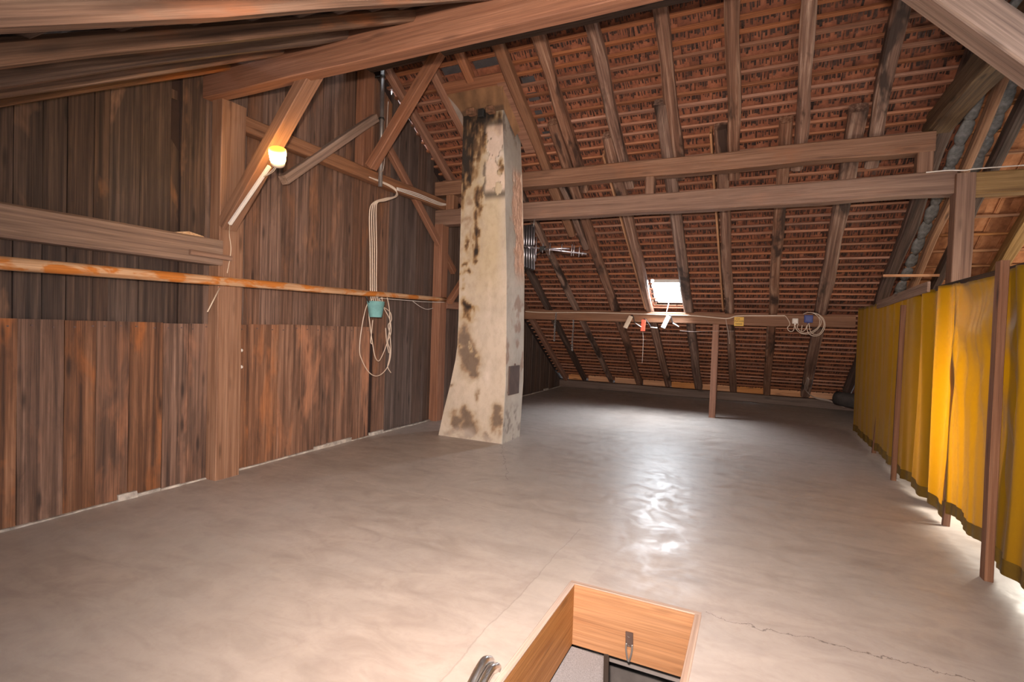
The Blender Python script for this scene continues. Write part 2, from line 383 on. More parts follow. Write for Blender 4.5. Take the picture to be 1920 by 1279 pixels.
# ------------------------------------------------------------------ setting: numbers
K = .605; CB = 1/math.sqrt(1+K*K)
YR = 5.36                                   # ridge
def zu(y): return 3.95-K*(y-7.34) if y >= YR else 3.95-K*(3.38-y)   # underside of the rafters
NB = Vector((0, K*CB, CB)); NF = Vector((0, -K*CB, CB))
def rb(x, y, t=0.): return Vector((x, y, 3.95-K*(y-7.34))) + NB*t
def rf_(x, y, t=0.): return Vector((x, y, 3.95-K*(3.38-y))) + NF*t
XW = -4.88; XE = 5.2; YEAVE = 13.75; YFRONT = -2.9

# floor with the hatch opening
HX0, HX1, HY0, HY1 = -1.0, -.22, 1.75, 3.14
def floor():
    mb = MB(); x0, x1, y0, y1 = XW-.15, XE, YFRONT-.2, 14.3; zt, th = 0., .3
    for (a, b_, c, d) in ((x0, HX0, y0, y1), (HX1, x1, y0, y1), (HX0, HX1, y0, HY0), (HX0, HX1, HY1, y1)):
        mb.box(T((a+b_)/2, (c+d)/2, zt-th/2), b_-a, d-c, th)
    tag(mb.build('floor', None, M_FLOOR), kind='structure')
floor()

# gable wall
def wall_left():
    back = mesh('wall_left', *(lambda P: ([(XW-.075, y, z) for (y, z) in P]+[(XW-.045, y, z) for (y, z) in P],
        [tuple(range(len(P)-1, -1, -1)), tuple(range(len(P), 2*len(P)))]+[(i, (i+1) % len(P), len(P)+(i+1) % len(P), len(P)+i) for i in range(len(P))]))(
        [(YFRONT, 0), (14.1, 0), (14.1, zu(14.1)+.4), (7.12, zu(7.12)+.3), (7.1, zu(7.1)+.2), (6.1, zu(6.1)+.2), (6.08, zu(6.08)+.3), (YR, zu(YR)+.3), (YFRONT, .3)]))
    w = link('wall_left', back, None, M_SKIN); tag(w, kind='structure')
    def plank(y0, y1, z0, z1a, z1b, x, th, mat, name='plank'):
        """board along local X = up; width along wall; top cut to the roof line"""
        L0, L1 = z1a-z0, z1b-z0; wd = y1-y0; g = .0025
        vs = []
        n = 4
        for i in range(n+1):
            t = i/n
            for (yy, L, ) in ((g, L0), (wd-g, L1)):
                wv = .004*noise.noise(Vector((y0*3+yy*9, t*L*1.3, 2)))
                dx = .005*noise.noise(Vector((y0*5, t*L*.8, 9)))
                for xx in (0, th): vs.append((t*L, yy+wv, xx+dx))
        fs = []
        for i in range(n):
            a = i*4
            for (p, q) in ((0, 1), (1, 3), (3, 2), (2, 0)): fs.append((a+p, a+q, a+4+q, a+4+p))
        fs += [(0, 2, 3, 1), (n*4, n*4+1, n*4+3, n*4+2)]
        o = link(name, mesh(name, vs, fs), None, mat)
        # local X -> up, local Y -> +Y, local Z -> +X
        o.matrix_basis = Matrix(((0, 0, 1, x), (0, 1, 0, y0), (1, 0, 0, z0), (0, 0, 0, 1)))
        adopt(o, w); return o
    def edges(px_list, py, lo, hi, wmin, wmax):
        e = [on_x(p, py, XW).y for p in px_list]
        a = [e[0]]
        while a[0] > lo: a.insert(0, a[0]-random.uniform(wmin, wmax))
        e = a[:-1]+e
        while e[-1] < hi: e.append(e[-1]+random.uniform(wmin, wmax))
        return e
    low = edges([30, 118, 178, 240, 303, 350, 392, 466, 519, 564, 600, 628, 660, 690, 714, 738], 700, YFRONT, 5.75, .19, .27)
    low = [y for y in low if y < 5.9]
    for a, b_ in zip(low, low[1:]):
        zt = 1.53+.02*noise.noise(Vector((a*.8, 1, 1)))+random.uniform(-.003, .003)
        zt = min(zt, zu(a)-.02, zu(b_)-.02)
        if zt > .1: plank(a, b_, .012, zt, zt, XW-.012+random.uniform(0, .006), .026, W_PLANK_LO)
    ylow = low[-1]
    upp = edges([27, 82, 128, 178, 207, 264, 322, 341, 386, 464, 493, 533, 557, 583, 605, 626, 647, 666, 690], 300, YFRONT, 13.6, .17, .26)
    for a, b_ in zip(upp, upp[1:]):
        drop = .02
        if 6.05 < (a+b_)/2 < 7.15: drop = -.15
        za, zb = min(zu(a), 99)-drop+.06, zu(b_)-drop+.06
        z0 = 1.44 if b_ <= ylow+.15 else .012
        mat = W_PLANK_DIM if b_ < 3.4 else W_PLANK_UP if b_ <= 6.2 else W_PLANK_GREY
        mid = (a+b_)/2
        if abs(mid-on_x(331, 300, XW).y) < .04:            # broken board: only its stump is left below the hole
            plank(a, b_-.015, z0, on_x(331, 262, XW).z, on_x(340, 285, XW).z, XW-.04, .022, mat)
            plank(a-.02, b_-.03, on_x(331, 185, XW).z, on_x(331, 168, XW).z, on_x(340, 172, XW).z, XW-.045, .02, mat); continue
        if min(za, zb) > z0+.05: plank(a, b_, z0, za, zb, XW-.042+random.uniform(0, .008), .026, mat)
    nb = MB()
    for a, b_ in zip(low, low[1:]):
        for k in range(2):
            nb.box(T(XW+.020, a+(b_-a)*(.22+.56*k)+random.uniform(-.02, .02), 1.485+random.uniform(-.015, .015)), .008, .012, .012)
    n = nb.build('nails', w, M_IRON); tag(n, kind='stuff')
    return w
WL = wall_left()
def baseboard():
    mb = MB(); y = YFRONT
    while y < 13.4:
        d = random.uniform(.12, .3); h = .012+.022*max(0, noise.noise(Vector((y*1.7, 4, 2)))+.2)
        if random.random() < .10: h += .03
        mb.box(T(XW+.022, y+d/2, h/2), .022+random.uniform(0, .02), d, h, .004); y += d
    tag(mb.build('baseboard_left', None, M_SKIRT), kind='structure')
baseboard()

# far right gable (behind the curtain partition) and the low wall under the near eaves
P = [(YFRONT, 0), (14.2, 0), (14.2, .1), (YR, zu(YR)+.2), (YFRONT, .1)]
tag(link('wall_right', mesh('wall_right', [(XE, y, z) for y, z in P]+[(XE+.1, y, z) for y, z in P],
    [tuple(range(5)), tuple(range(9, 4, -1))]+[(i, (i+1) % 5, 5+(i+1) % 5, 5+i) for i in range(5)]), None, M_PLASTERW), kind='structure')

# ------------------------------------------------------------------ roof
SKY = (-1.80, -1.34, 9.93, 10.50)            # skylight opening x0,x1,y0,y1 (underside plane)
def roof():
    TS = .262
    mb = MB()
    def slab(x0, x1, y0, y1, f=rb, t0=TS, t1=TS+.02):
        n = len(mb.v)
        for t in (t0, t1):
            for (x, y) in ((x0, y0), (x1, y0), (x1, y1), (x0, y1)): mb.v.append(f(x, y, t))
        for q in ((0, 1, 2, 3), (7, 6, 5, 4), (0, 4, 5, 1), (1, 5, 6, 2), (2, 6, 7, 3), (3, 7, 4, 0)): mb.f.append(tuple(n+i for i in q))
    sx0, sx1, sy0, sy1 = SKY; g = .085
    x0, x1 = XW-.10, XE+.15
    slab(x0, sx0-g, YR-.1, 14.1); slab(sx1+g*.3, x1, YR-.1, 14.1); slab(sx0-g, sx1+g*.3, YR-.1, sy0-.005); slab(sx0-g, sx1+g*.3, sy1+g, 14.1)
    slab(x0, x1, YFRONT-.4, YR+.1, rf_)
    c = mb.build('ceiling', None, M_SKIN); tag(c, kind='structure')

    # rafters (parts of the roof)
    def rafter(xa, ya, xb, yb, w, h, mat, f=rb, label=None, t=None, hint=NB, wob=.035, ch=.028):
        t = h/2 if t is None else t
        o = bar('rafter', f(xa, ya, t), f(xb, yb, t), w, h, mat, c, hint, wob=wob, ch=ch, seg=14)
        if label: o['label'] = label
        return o
    for i, (xa, xb, ye) in enumerate(((-3.0, -2.97, 8.6), (-2.47, -2.50, 7.75), (-1.86, -1.80, 7.75), (-1.07, -1.09, 7.7), (-.37, -.37, 7.75), (.33, .38, 7.7), (1.10, 1.17, 7.75))):
        rafter(xa, YR+.02, xb, ye, .135+.02*random.random(), .15, W_RAFTER if i else W_TIMBER)
    for i, (xa, ya, xb) in enumerate(((-2.64, 6.67, -2.69), (-1.95, 6.95, -1.98), (-1.20, 6.62, -1.25), (-.53, 7.02, -.46), (.20, 7.03, .26), (.94, 7.0, 1.05))):
        rafter(xa, ya, xb, 13.5, (.15, .15, .17, .15, .15, .19)[i], .15, (W_RAFTER, W_RAFTER, W_RAFTER, W_RAFTER, W_RAFTER, W_RAFTER)[i])
    rafter(-2.07, 7.2, -2.03, 10.5, .03, .15, W_RAFTER_ORANGE, wob=.006, ch=.004, label='thin orange plank nailed along a hewn rafter')
    rafter(-.645, 7.05, -.60, 10.5, .03, .15, W_RAFTER_ORANGE, wob=.006, ch=.004, label='thin orange plank nailed along a hewn rafter')
    rafter(-4.68, YR, -4.72, 13.6, .11, .14, W_TIMBER_RED, wob=.008)
    rafter(-4.03, YR, -4.03, 8.1, .12, .14, W_TIMBER_RED, wob=.008)
    rafter(-3.55, YR, -3.55, 5.98, .11, .14, W_TIMBER_RED, wob=.008)
    rafter(-4.14, 7.0, -4.16, 13.5, .12, .14, W_RAFTER_DARK)
    rafter(-3.60, 7.0, -3.43, 13.5, .10, .14, W_RAFTER)
    rafter(-2.86, 7.5, -2.80, 8.9, .10, .14, W_RAFTER)
    rafter(1.82, YR, 1.80, 13.2, .16, .15, W_RAFTER_DARK)
    rafter(2.15, YR, 2.13, 12.5, .09, .14, W_RAFTER_ORANGE)
    rafter(2.40, YR, 2.42, 12.5, .12, .15, W_RAFTER_DARK)
    rafter(3.02, YR, 3.06, 12.5, .17, .15, W_YELLOW)
    rafter(3.9, YR, 3.9, 12.5, .15, .15, W_RAFTER_DARK)
    for x in (-4.57, -3.87, -3.17, -2.47, -1.76, -1.0, -.3, .4, 1.1, 1.8, 2.6, 3.4, 4.2):
        rafter(x+random.uniform(-.02, .02), YR-.02, x+random.uniform(-.03, .03), YFRONT, .13, .085, W_FRONT, rf_, hint=NF, wob=.02)

    # battens
    def collar(x, y): return -3.99 < x < -3.05 and 5.93 < y < 7.05
    gy = .139
    def batten(x0, x1, y, f=rb, hint=NB, w=.062, mat=None, t=.164):
        return bar('batten', f(x0, y, t), f(x1, y, t), .030, w, mat or W_BATTEN, c, Vector((0, 1, 0)), seg=max(2, int((x1-x0)/1.1)), wob=.012, ch=.003)
    ys = []; y = YR+.16
    while y < 13.55: ys.append(y); y += gy*random.uniform(.97, 1.03)
    for y in ys:
        cuts = [XW-.07, 1.86]
        segs = [(XW-.07, 1.9)]
        if 5.93 < y < 7.0: segs = [(XW-.07, -3.97), (-3.07, 1.9)]
        if SKY[2]-.02 < y < SKY[3]+.03: segs = [(XW-.07, SKY[0]-.035), (SKY[1]+.02, 1.9)]
        for a, b_ in segs: batten(a, b_, y)
    yf = YR-.16
    while yf > YFRONT: batten(XW-.07, XE, yf, rf_, NF, t=.10, mat=W_RAFTER_DARK); yf -= .30
    # flat clay tiles, their undersides seen between the battens
    tiles = []; sp = MB()
    tw = .176
    for r, y in enumerate(ys):
        x = XW-.02+(tw/2 if r % 2 else 0)
        while x < 1.9:
            cx = x+tw/2
            skyw = SKY[0]-.16 < cx < SKY[1]+.06 and SKY[2]-.28 < y < SKY[3]+.04
            if not collar(cx, y) and not skyw: tiles.append((cx, y))
            if not collar(x, y) and not (SKY[0]-.12 < x < SKY[1]+.04 and SKY[2]-.12 < y < SKY[3]+.07):
                for q in range(7):
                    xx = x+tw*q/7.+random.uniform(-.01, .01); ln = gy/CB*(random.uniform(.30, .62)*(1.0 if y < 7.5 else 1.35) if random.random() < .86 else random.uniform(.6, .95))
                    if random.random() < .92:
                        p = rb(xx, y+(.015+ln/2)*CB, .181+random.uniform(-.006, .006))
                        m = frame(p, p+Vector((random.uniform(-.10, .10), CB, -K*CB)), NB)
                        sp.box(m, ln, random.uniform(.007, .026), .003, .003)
            x += tw
    def keyf(t):
        v = rb(t[0], t[1], .19)-EYE; d = v.dot(fw)
        px = 960+F_PX*v.dot(rt)/d; py = 639.5-F_PX*v.dot(up)/d
        vis = 0 if (0 < px < 1920 and -20 < py < 1279 and py > 105-.285*(px-760)+20) else 100
        return vis+d
    tiles.sort(key=keyf)
    tm = []
    for k in range(4):
        b2 = MB(); b2.box(Matrix.Identity(4), .36, tw-.005, .014, .004)
        tm.append(mesh('tile', b2.v, b2.f))
    for me in tm: me.materials.append(M_TILE)
    rest = MB()
    def tmat(cx, y):
        p = rb(cx+random.uniform(-.003, .003), y+.15*CB, .204+random.uniform(0, .004))
        d = Vector((random.uniform(-.015, .015), CB, -K*CB)) + NB*(-.045+random.uniform(-.01, .01))
        return frame(p, p+d, NB)
    for i, (cx, y) in enumerate(tiles):
        m = tmat(cx, y)
        if i < 300:
            o = link('tile', tm[i % 4]); o.matrix_basis = m; adopt(o, c)
        else: rest.box(m, .36, tw-.005, .014, .003)
    tag(rest.build('tiles', c, M_TILE), kind='stuff')
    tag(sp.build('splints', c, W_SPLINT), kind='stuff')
    # the other roof covering beyond the partition: larger tiles on wider battens
    yy = 5.72; big = []
    while yy < 12.6:
        batten(1.98, XE, yy, w=.055, mat=W_RAFTER_ORANGE)
        x = 2.02
        while x < XE-.1: big.append((x+.115, yy)); x += .235
        yy += .30
    b2 = MB()
    for (q, zz, s) in ((-.06, 0, .118), (.05, 0, .104), (.107, -.016, .035), (-.112, -.012, .03)): b2.box(T(0, q, zz), .36, s, .014, .002)
    bt = mesh('large_tile', b2.v, b2.f); bt.materials.append(M_TILE_NEW)
    for (cx, y) in big:
        p = rb(cx, y+.15*CB, .215); o = link('large_tile', bt); o.matrix_basis = frame(p, p+Vector((random.uniform(-.02, .02), CB, -K*CB))+NB*-.06, NB); adopt(o, c)
    # mortar lumps packed along the party line
    for (x, ya, yb, st) in ((2.03, 5.8, 11.2, .33), (2.27, 5.9, 8.6, .30)):
        y = ya; j = 0
        while y < yb:
            bm = bmesh.new(); bmesh.ops.create_icosphere(bm, subdivisions=2, radius=1)
            for v in bm.verts:
                q = 1+.28*noise.noise(v.co*1.7+Vector((y*9, x*5, 0))); v.co = Vector((v.co.x*.075*q, v.co.y*st*.66*q, v.co.z*.035*q))
            me = bpy.data.meshes.new('mortar_lump'); bm.to_mesh(me); bm.free()
            for p_ in me.polygons: p_.use_smooth = True
            o = link('mortar_lump', me, None, M_MORTAR)
            o.matrix_basis = frame(rb(x, y, .155), rb(x+1, y, .155), NB); adopt(o, c); y += st*CB; j += 1
    # boards closing the eaves between the rafter feet
    feet = [-4.80, -4.72, -4.16, -3.43, -2.69, -1.98, -1.25, -.46, .26, 1.05, 1.72]
    for a, b_ in zip(feet[1:], feet[2:]):
        boxo('eaves_board', ((a+b_)/2, 13.66, .315), (b_-a-.14, .025, .20), W_EAVES, c)
    # lead flashing round the chimney
    for (x0, x1, y0, y1) in ((-3.96, -3.63, 5.83, 5.92), (-3.48, -3.09, 5.83, 5.92), (-2.92, -2.74, 6.12, 6.2), (-2.92, -2.77, 6.32, 6.42), (-2.9, -2.8, 6.55, 6.7), (-2.9, -2.78, 6.85, 6.95)):
        n = 3; vs = [rb(x0+(x1-x0)*i/n, y, .170+t+.004*random.random()) for t in (0, .004) for y in (y0, y1) for i in range(n+1)]
        fs = []
        for i in range(n):
            a = i; fs += [(a, a+1, a+n+2, a+n+1), (a+2*n+2, a+3*n+3, a+3*n+4, a+2*n+3), (a, a+2*n+2, a+2*n+3, a+1), (a+n+1, a+n+2, a+3*n+4, a+3*n+3)]
        o = link('flashing', mesh('flashing', vs, fs), c, M_SHEET)
    # timber collar planks round the chimney, under the rafters' plane
    boxo('collar_plank', rb(-3.52, 6.02, .05), (.95, .17, .03), W_TIMBER_RED, c, rot=frame(Vector((0, 0, 0)), Vector((1, 0, 0)), NB))
    boxo('collar_plank', rb(-3.115, 6.55, .04), (.17, 1.15, .03), W_TIMBER_RED, c, rot=Matrix(((1, 0, 0), (0, CB, K*CB), (0, -K*CB, CB))).to_4x4())
    return c
CEIL = roof()

# skylight
def skylight():
    x0, x1, y0, y1 = SKY
    w = link('window_1', mesh('window_1', *(lambda: (
        [rb(x, y, t) for t in (.17, .30) for (x, y) in ((x0-.008, y0), (x1+.008, y0), (x1+.008, y1+.01), (x0-.008, y1+.01), (x0+.005, y0+.005), (x1-.005, y0+.005), (x1-.005, y1-.012), (x0+.005, y1-.012))],
        [f for i in range(4) for f in ((i, (i+1) % 4, 4+(i+1) % 4, 4+i), (8+i, 12+i, 12+(i+1) % 4, 8+(i+1) % 4), (i, 8+i, 8+(i+1) % 4, (i+1) % 4), (4+i, 4+(i+1) % 4, 12+(i+1) % 4, 12+i))]))()), None, M_WHITE)
    tag(w, kind='structure')
    g = mesh('pane', [rb(x, y, t) for t in (.285, .289) for (x, y) in ((x0, y0), (x1, y0), (x1, y1), (x0, y1))], [(0, 1, 2, 3), (7, 6, 5, 4), (0, 4, 5, 1), (1, 5, 6, 2), (2, 6, 7, 3), (3, 7, 4, 0)])
    link('pane', g, w, M_GLASS)
    tube('stay_bar', [rb(-1.60, 10.50, .17), Vector((-1.635, 10.53, 1.93))], .009, M_WHITE, w, sub=0)
skylight()

# eaves sill beam and floor mortar line
sill = bar('eaves_beam', (-5.0, 13.72, .1), (2.2, 13.72, .1), .26, .2, W_SILL, None, wob=.012)
tag(sill, 'dark grey eaves beam lying on the floor below the rafter feet', 'beam')

# ------------------------------------------------------------------ chimney
def lerp_tab(tab, z):
    for (z0, v0), (z1, v1) in zip(tab, tab[1:]):
        if z <= z1: return v0+(v1-v0)*max(0, (z-z0)/(z1-z0))
    return tab[-1][1]
def fbm(x, y, s, o=5):
    return noise.fractal(Vector((x*s, y*s, 3.3)), 1., 2., o)*.5+.5
def sm(a, b, x):
    t = max(0, min(1, (x-a)/(b-a))); return t*t*(3-2*t)
def chimney():
    root = thing('chimney', (-3.58, 6.65, 0), 'plastered chimney stack with black soot stains and a flared foot, standing on the concrete floor', 'chimney')
    XL = [(0, -4.105), (.36, -4.03), (.76, -3.93), (1.1, -3.86), (1.3, -3.838), (1.7, -3.83), (4.6, -3.86), (5.1, -3.86)]
    XR = [(0, -3.08), (.82, -3.05), (2.27, -3.09), (3.6, -3.17), (4.4, -3.235), (5.1, -3.25)]
    YF, YB = 6.35, 6.93
    # soot fields: pixel centre (converted to the wall plane), half sizes in m, strength
    soot, damp, pale = [], [], []
    def B(L, px, py, rx, rz, s=1.): p = on_y(px, py, YF); L.append((p.x, p.z, rx, rz, s))
    for a in ((912, 222, .24, .08, 1.), (872, 250, .09, .34, 1.1), (886, 270, .15, .3, .8), (872, 320, .09, .25, .7), (882, 240, .16, .16, .9), (874, 270, .10, .22, .9), (886, 300, .12, .30, .62), (905, 222, .12, .10, 1.), (908, 250, .035, .20, .5), (870, 330, .08, .25, .6), (878, 350, .08, .16, .55), (866, 375, .04, .2, .55),
              (901, 357, .055, .075, 1.), (895, 378, .055, .10, .95), (897, 405, .055, .10, 1.1), (908, 388, .05, .035, .6), (893, 440, .05, .13, 1.1), (890, 468, .05, .10, 1.), (876, 455, .03, .11, .55), (872, 490, .05, .06, .55), (880, 512, .055, .06, .85), (866, 515, .04, .06, .55), (868, 540, .03, .05, .4),
              (874, 572, .06, .07, 1.2), (882, 582, .13, .09, .62), (862, 645, .03, .035, .7), (893, 662, .022, .03, .7), (882, 650, .02, .05, .5), (940, 318, .045, .12, .7), (935, 232, .05, .10, .5)): B(soot, *a)
    for a in ((880, 400, .22, 1.0, .45), (870, 640, .12, .3, .75), (882, 668, .12, .2, .8), (890, 690, .08, .12, .6), (878, 795, .13, .15, 1.25), (884, 808, .09, .09, .9), (852, 790, .07, .13, .8), (930, 785, .08, .16, .9), (915, 818, .07, .07, .9), (840, 818, .09, .04, .7), (895, 745, .03, .10, .5), (846, 724, .05, .04, .7), (938, 800, .04, .2, .7), (868, 815, .2, .03, .8)): B(damp, *a)
    for a in ((873, 428, .07, .08, 1.2), (932, 252, .10, .20, 1.), (938, 300, .09, .18, 1.), (880, 238, .03, .05, 1.2), (918, 560, .10, .5, .6), (915, 700, .12, .35, .6), (850, 760, .10, .25, .6), (889, 306, .02, .03, 1.4)): B(pale, *a)
    def field(L, x, z):
        return sum(s*math.exp(-((x-bx)/rx)**2-((z-bz)/rz)**2) for (bx, bz, rx, rz, s) in L if abs(z-bz) < 2.2*rz and abs(x-bx) < 2.2*rx)
    STOPS = ((0.04, None), (.28, (.42, .32, .20)), (.48, (.25, .15, .07)), (.72, (.10, .053, .024)), (1.05, (.020, .012, .007)), (9, (.010, .007, .005)))
    def stain(base, v, stops):
        st = [(a, base if c is None else c) for a, c in stops]
        for (a, ca_), (b_, cb) in zip(st, st[1:]):
            if v <= b_: k = sm(a, b_, v); return tuple(p+(q-p)*k for p, q in zip(ca_, cb))
        return st[-1][1]
    DST = ((0., None), (.3, (.43, .345, .25)), (.5, (.30, .205, .13)), (.75, (.17, .12, .085)), (9, (.10, .075, .06)))
    vs, fs, cs = [], [], []
    nf, nr, nb_, nl = 54, 32, 8, 14
    zs = [i*.0225 for i in range(int(4.95/.0225)+1)]; per = nf+nr+nb_+nl
    for z in zs:
        xl, xr = lerp_tab(XL, z), lerp_tab(XR, z)
        ring = [(xl+(xr-xl)*i/nf, YF, 'f') for i in range(nf)]+[(xr, YF+(YB-YF)*i/nr, 'r') for i in range(nr)]+[(xr+(xl-xr)*i/nb_, YB, 'b') for i in range(nb_)]+[(xl, YB+(YF-YB)*i/nl, 'l') for i in range(nl)]
        for (x, y, s) in ring:
            base = (.50, .42, .335)
            n1 = fbm(x+y, z, 1.6); base = tuple(b*(.78+.44*n1) for b in base)
            d = .010*(fbm(x+y*1.3, z, 1.3, 3)-.5)
            c = base
            if s in 'fl':
                xx = x if s == 'f' else xl-(y-YF)
                wx = xx+.07*(fbm(xx, z, 6)-.5)+.03*(fbm(xx+5, z, 24, 4)-.5); wz = z+.26*(fbm(xx+9, z, 5)-.5)
                c = stain(c, .9*sm(.2, 1.1, field(pale, wx, wz)*(.5+fbm(xx, z, 6))), ((0., None), (1., (.62, .53, .45))))
                mid = sm(-3.72, -3.50, xx)*(1-sm(-3.30, -3.12, xx))*sm(1.6, 2.6, z)*(1-sm(3.6, 4.0, z))
                c = tuple(a+(b-a)*.75*mid for a, b in zip(c, (.47, .365, .225)))
                c = stain(c, field(damp, wx, wz)*(.35+1.35*fbm(xx+2, z, 9)), DST)
                fs_ = 1.15*(1-math.exp(-1.1*field(soot, wx, wz)))
                n_ = sm(.28, .68, fbm(xx, z*.8, 9)); m_ = sm(.30, .66, fbm(xx*2.2+7, z*.42, 8))
                c = stain(c, fs_*(.42+.55*n_+.5*m_), STOPS)
                # flaked patch under the collar, right side of the front
                k = sm(.46, .50, fbm(xx*1.3, z, 4.2)+.25*sm(-3.56, -3.40, xx)-.12) * sm(-3.54, -3.46, xx+.05*(fbm(z, 2, 6)-.5)) * sm(3.3, 3.5, z) * (1-sm(4.3, 4.45, z))
                d -= .012*k
                c = tuple(a+(b-a)*.6*k for a, b in zip(c, (.66, .50, .40)))
                e = k*(1-k)*4
                c = tuple(a*(1-.75*e) for a in c)
                c = tuple(a*(1-.55*sm(4.3, 4.6, z)) for a in c)
                # pale crumbling foot
                k = (1-sm(.04, .2, z+.12*(fbm(xx, z, 6)-.5)))
                c = tuple(a+(b-a)*.55*k for a, b in zip(c, (.50, .44, .38)))
            elif s == 'r':
                u = (y-YF)/(YB-YF)
                c = tuple(a*.86 for a in (.48*(.8+.4*n1), .44*(.8+.4*n1), .385*(.8+.4*n1)))
                k = sm(.35, .6, u+.5*(fbm(y, z, 4)-.5)) * sm(2.1, 2.5, z) * (1-sm(3.7, 3.9, z))
                c = tuple(a+(b-a)*k*.85 for a, b in zip(c, (.52, .31, .215)))
                d -= .03*k*(fbm(y*2, z, 9)-.2)
                if u > .9: d -= .03*k*max(0, noise.noise(Vector((z*6, 1, 1))))
                k = sm(.55, .7, fbm(y, z*.7, 5)) * (1-sm(.5, .8, abs(z-1.5)))*.7
                c = tuple(a+(b-a)*k for a, b in zip(c, (.26, .155, .11)))
                k = sm(.5, .68, fbm(y+3, z, 8)) * (1-sm(.35, .6, z))*.8
                c = tuple(a+(b-a)*k for a, b in zip(c, (.2, .17, .15)))
                k = sm(.5, .62, fbm(y+8, z, 5)) * sm(4.0, 4.4, z)*.8
                c = tuple(a+(b-a)*k for a, b in zip(c, (.15, .12, .10)))
            dx, dy = {'f': (0, -1), 'r': (1, 0), 'b': (0, 1), 'l': (-1, 0)}[s]
            vs.append((x+dx*d, y+dy*d, z)); cs.append((*c, 1))
    for i in range(len(zs)-1):
        for j in range(per):
            fs.append((i*per+j, i*per+(j+1) % per, (i+1)*per+(j+1) % per, (i+1)*per+j))
    me = mesh('stack', vs, fs)
    ca = me.color_attributes.new('Col', 'FLOAT_COLOR', 'POINT')
    for i, c in enumerate(cs): ca.data[i].color = c
    link('stack', me, root, M_PLASTER)
    # flared plaster cove between stack and roof
    vs, fs, cs = [], [], []; nn = 30; mm = 10
    for i in range(mm+1):
        t = i/mm; e = 1-(1-t)**1.8
        for j in range(3*nn+1):
            q = j/nn
            if q <= 1: a = (-3.86, 6.35+.45*(1-q)); b_ = (-3.97, 6.10+.85*(1-q))
            elif q <= 2: a = (-3.86+.64*(q-1), 6.345); b_ = (-3.97+.86*(q-1), 6.09)
            else: a = (-3.22, 6.35+.38*(q-2)); b_ = (-3.13, 6.09+.62*(q-2))
            x = a[0]+(b_[0]-a[0])*t**1.6; y = a[1]+(b_[1]-a[1])*t**1.3
            zt = zu(b_[1])+.03; zb = zu(a[1])-.03
            z = zb+(zt-zb)*t
            nz = fbm(x*2+y, z, 5)
            if 1 <= q <= 2: c = (.20, .105, .05) if t > .25 else (.10, .055, .03)
            elif q < 1: c = (.34, .28, .24)
            else: c = (.24, .125, .06)
            c = tuple(v*(.6+.8*nz) for v in c)
            vs.append((x, y, z)); cs.append((*c, 1))
    w = 3*nn+1
    for i in range(mm):
        for j in range(3*nn): fs.append((i*w+j, i*w+j+1, (i+1)*w+j+1, (i+1)*w+j))
    me = mesh('plaster_cove', vs, fs, True); ca = me.color_attributes.new('Col', 'FLOAT_COLOR', 'POINT')
    for i, c in enumerate(cs): ca.data[i].color = c
    tag(link('plaster_cove', me, root, M_PLASTER), 'brown stained plaster cove spreading under the roof')
    for (px, py, sx) in ((884, 207, .13), (920, 203, .11)):
        p = on_y(px, py+3, 6.30); boxo('brick', (p.x, 6.31, p.z), (sx, .14, .085), M_BRICK, root, ch=.015)
    p = on_y(903, 211, 6.31); boxo('soot_hole', (p.x, 6.32, p.z-.01), (.09, .09, .11), M_BLACK, root, ch=.01)
    # iron soot door
    d = boxo('soot_door', (-3.046, 6.59, .86), (.02, .335, .40), M_BROWN_IRON, root, ch=.004); d['label'] = 'dark iron soot door'
    boxo('hinge', (-3.043, 6.425, .70), (.025, .03, .03), M_IRON, d); boxo('latch', (-3.04, 6.60, 1.075), (.02, .025, .03), M_IRON, d)
    return root
chimney()

# ------------------------------------------------------------------ timber frame
def timber(name, p0, p1, w, h, mat, label, cat='beam', hint=(0, 0, 1), group=None, **kw):
    o = bar(name, p0, p1, w, h, mat, None, hint, **kw); return tag(o, label, cat, group)
timber('purlin', (-4.95, 3.335, 3.83), (5.1, 3.335, 3.83), .13, .29, W_TIMBER_RED, 'big red-brown purlin crossing overhead in the foreground, carried by the post on the plank wall', wob=.012, ch=.008)
timber('purlin', (-4.95, 5.36, 5.005), (5.1, 5.36, 5.005), .20, .26, W_RAFTER_DARK, 'shadowed ridge purlin above and behind the big foreground purlin')  # dark wood carries the shade on this purlin in its colour
timber('purlin', (-4.96, 7.34, 3.83), (1.70, 7.34, 3.83), .2, .225, W_TIMBER, 'upper of the two parallel purlins running right from the chimney', wob=.02)
timber('purlin', (-4.88, 7.34, 3.35), (1.90, 7.34, 3.35), .2, .25, W_TIMBER, 'lower of the two parallel purlins running right from the chimney', wob=.02)
timber('purlin', (-4.85, 10.65, 1.885), (1.51, 10.65, 1.885), .2, .21, W_TIMBER, 'low purlin behind the chimney with cables, sign and hooks on it', wob=.012)
timber('beam', (2.06, 7.32, 3.32), (5.1, 7.32, 3.30), .2, .235, W_YELLOW, 'yellowish beam end right of the post at the right edge')
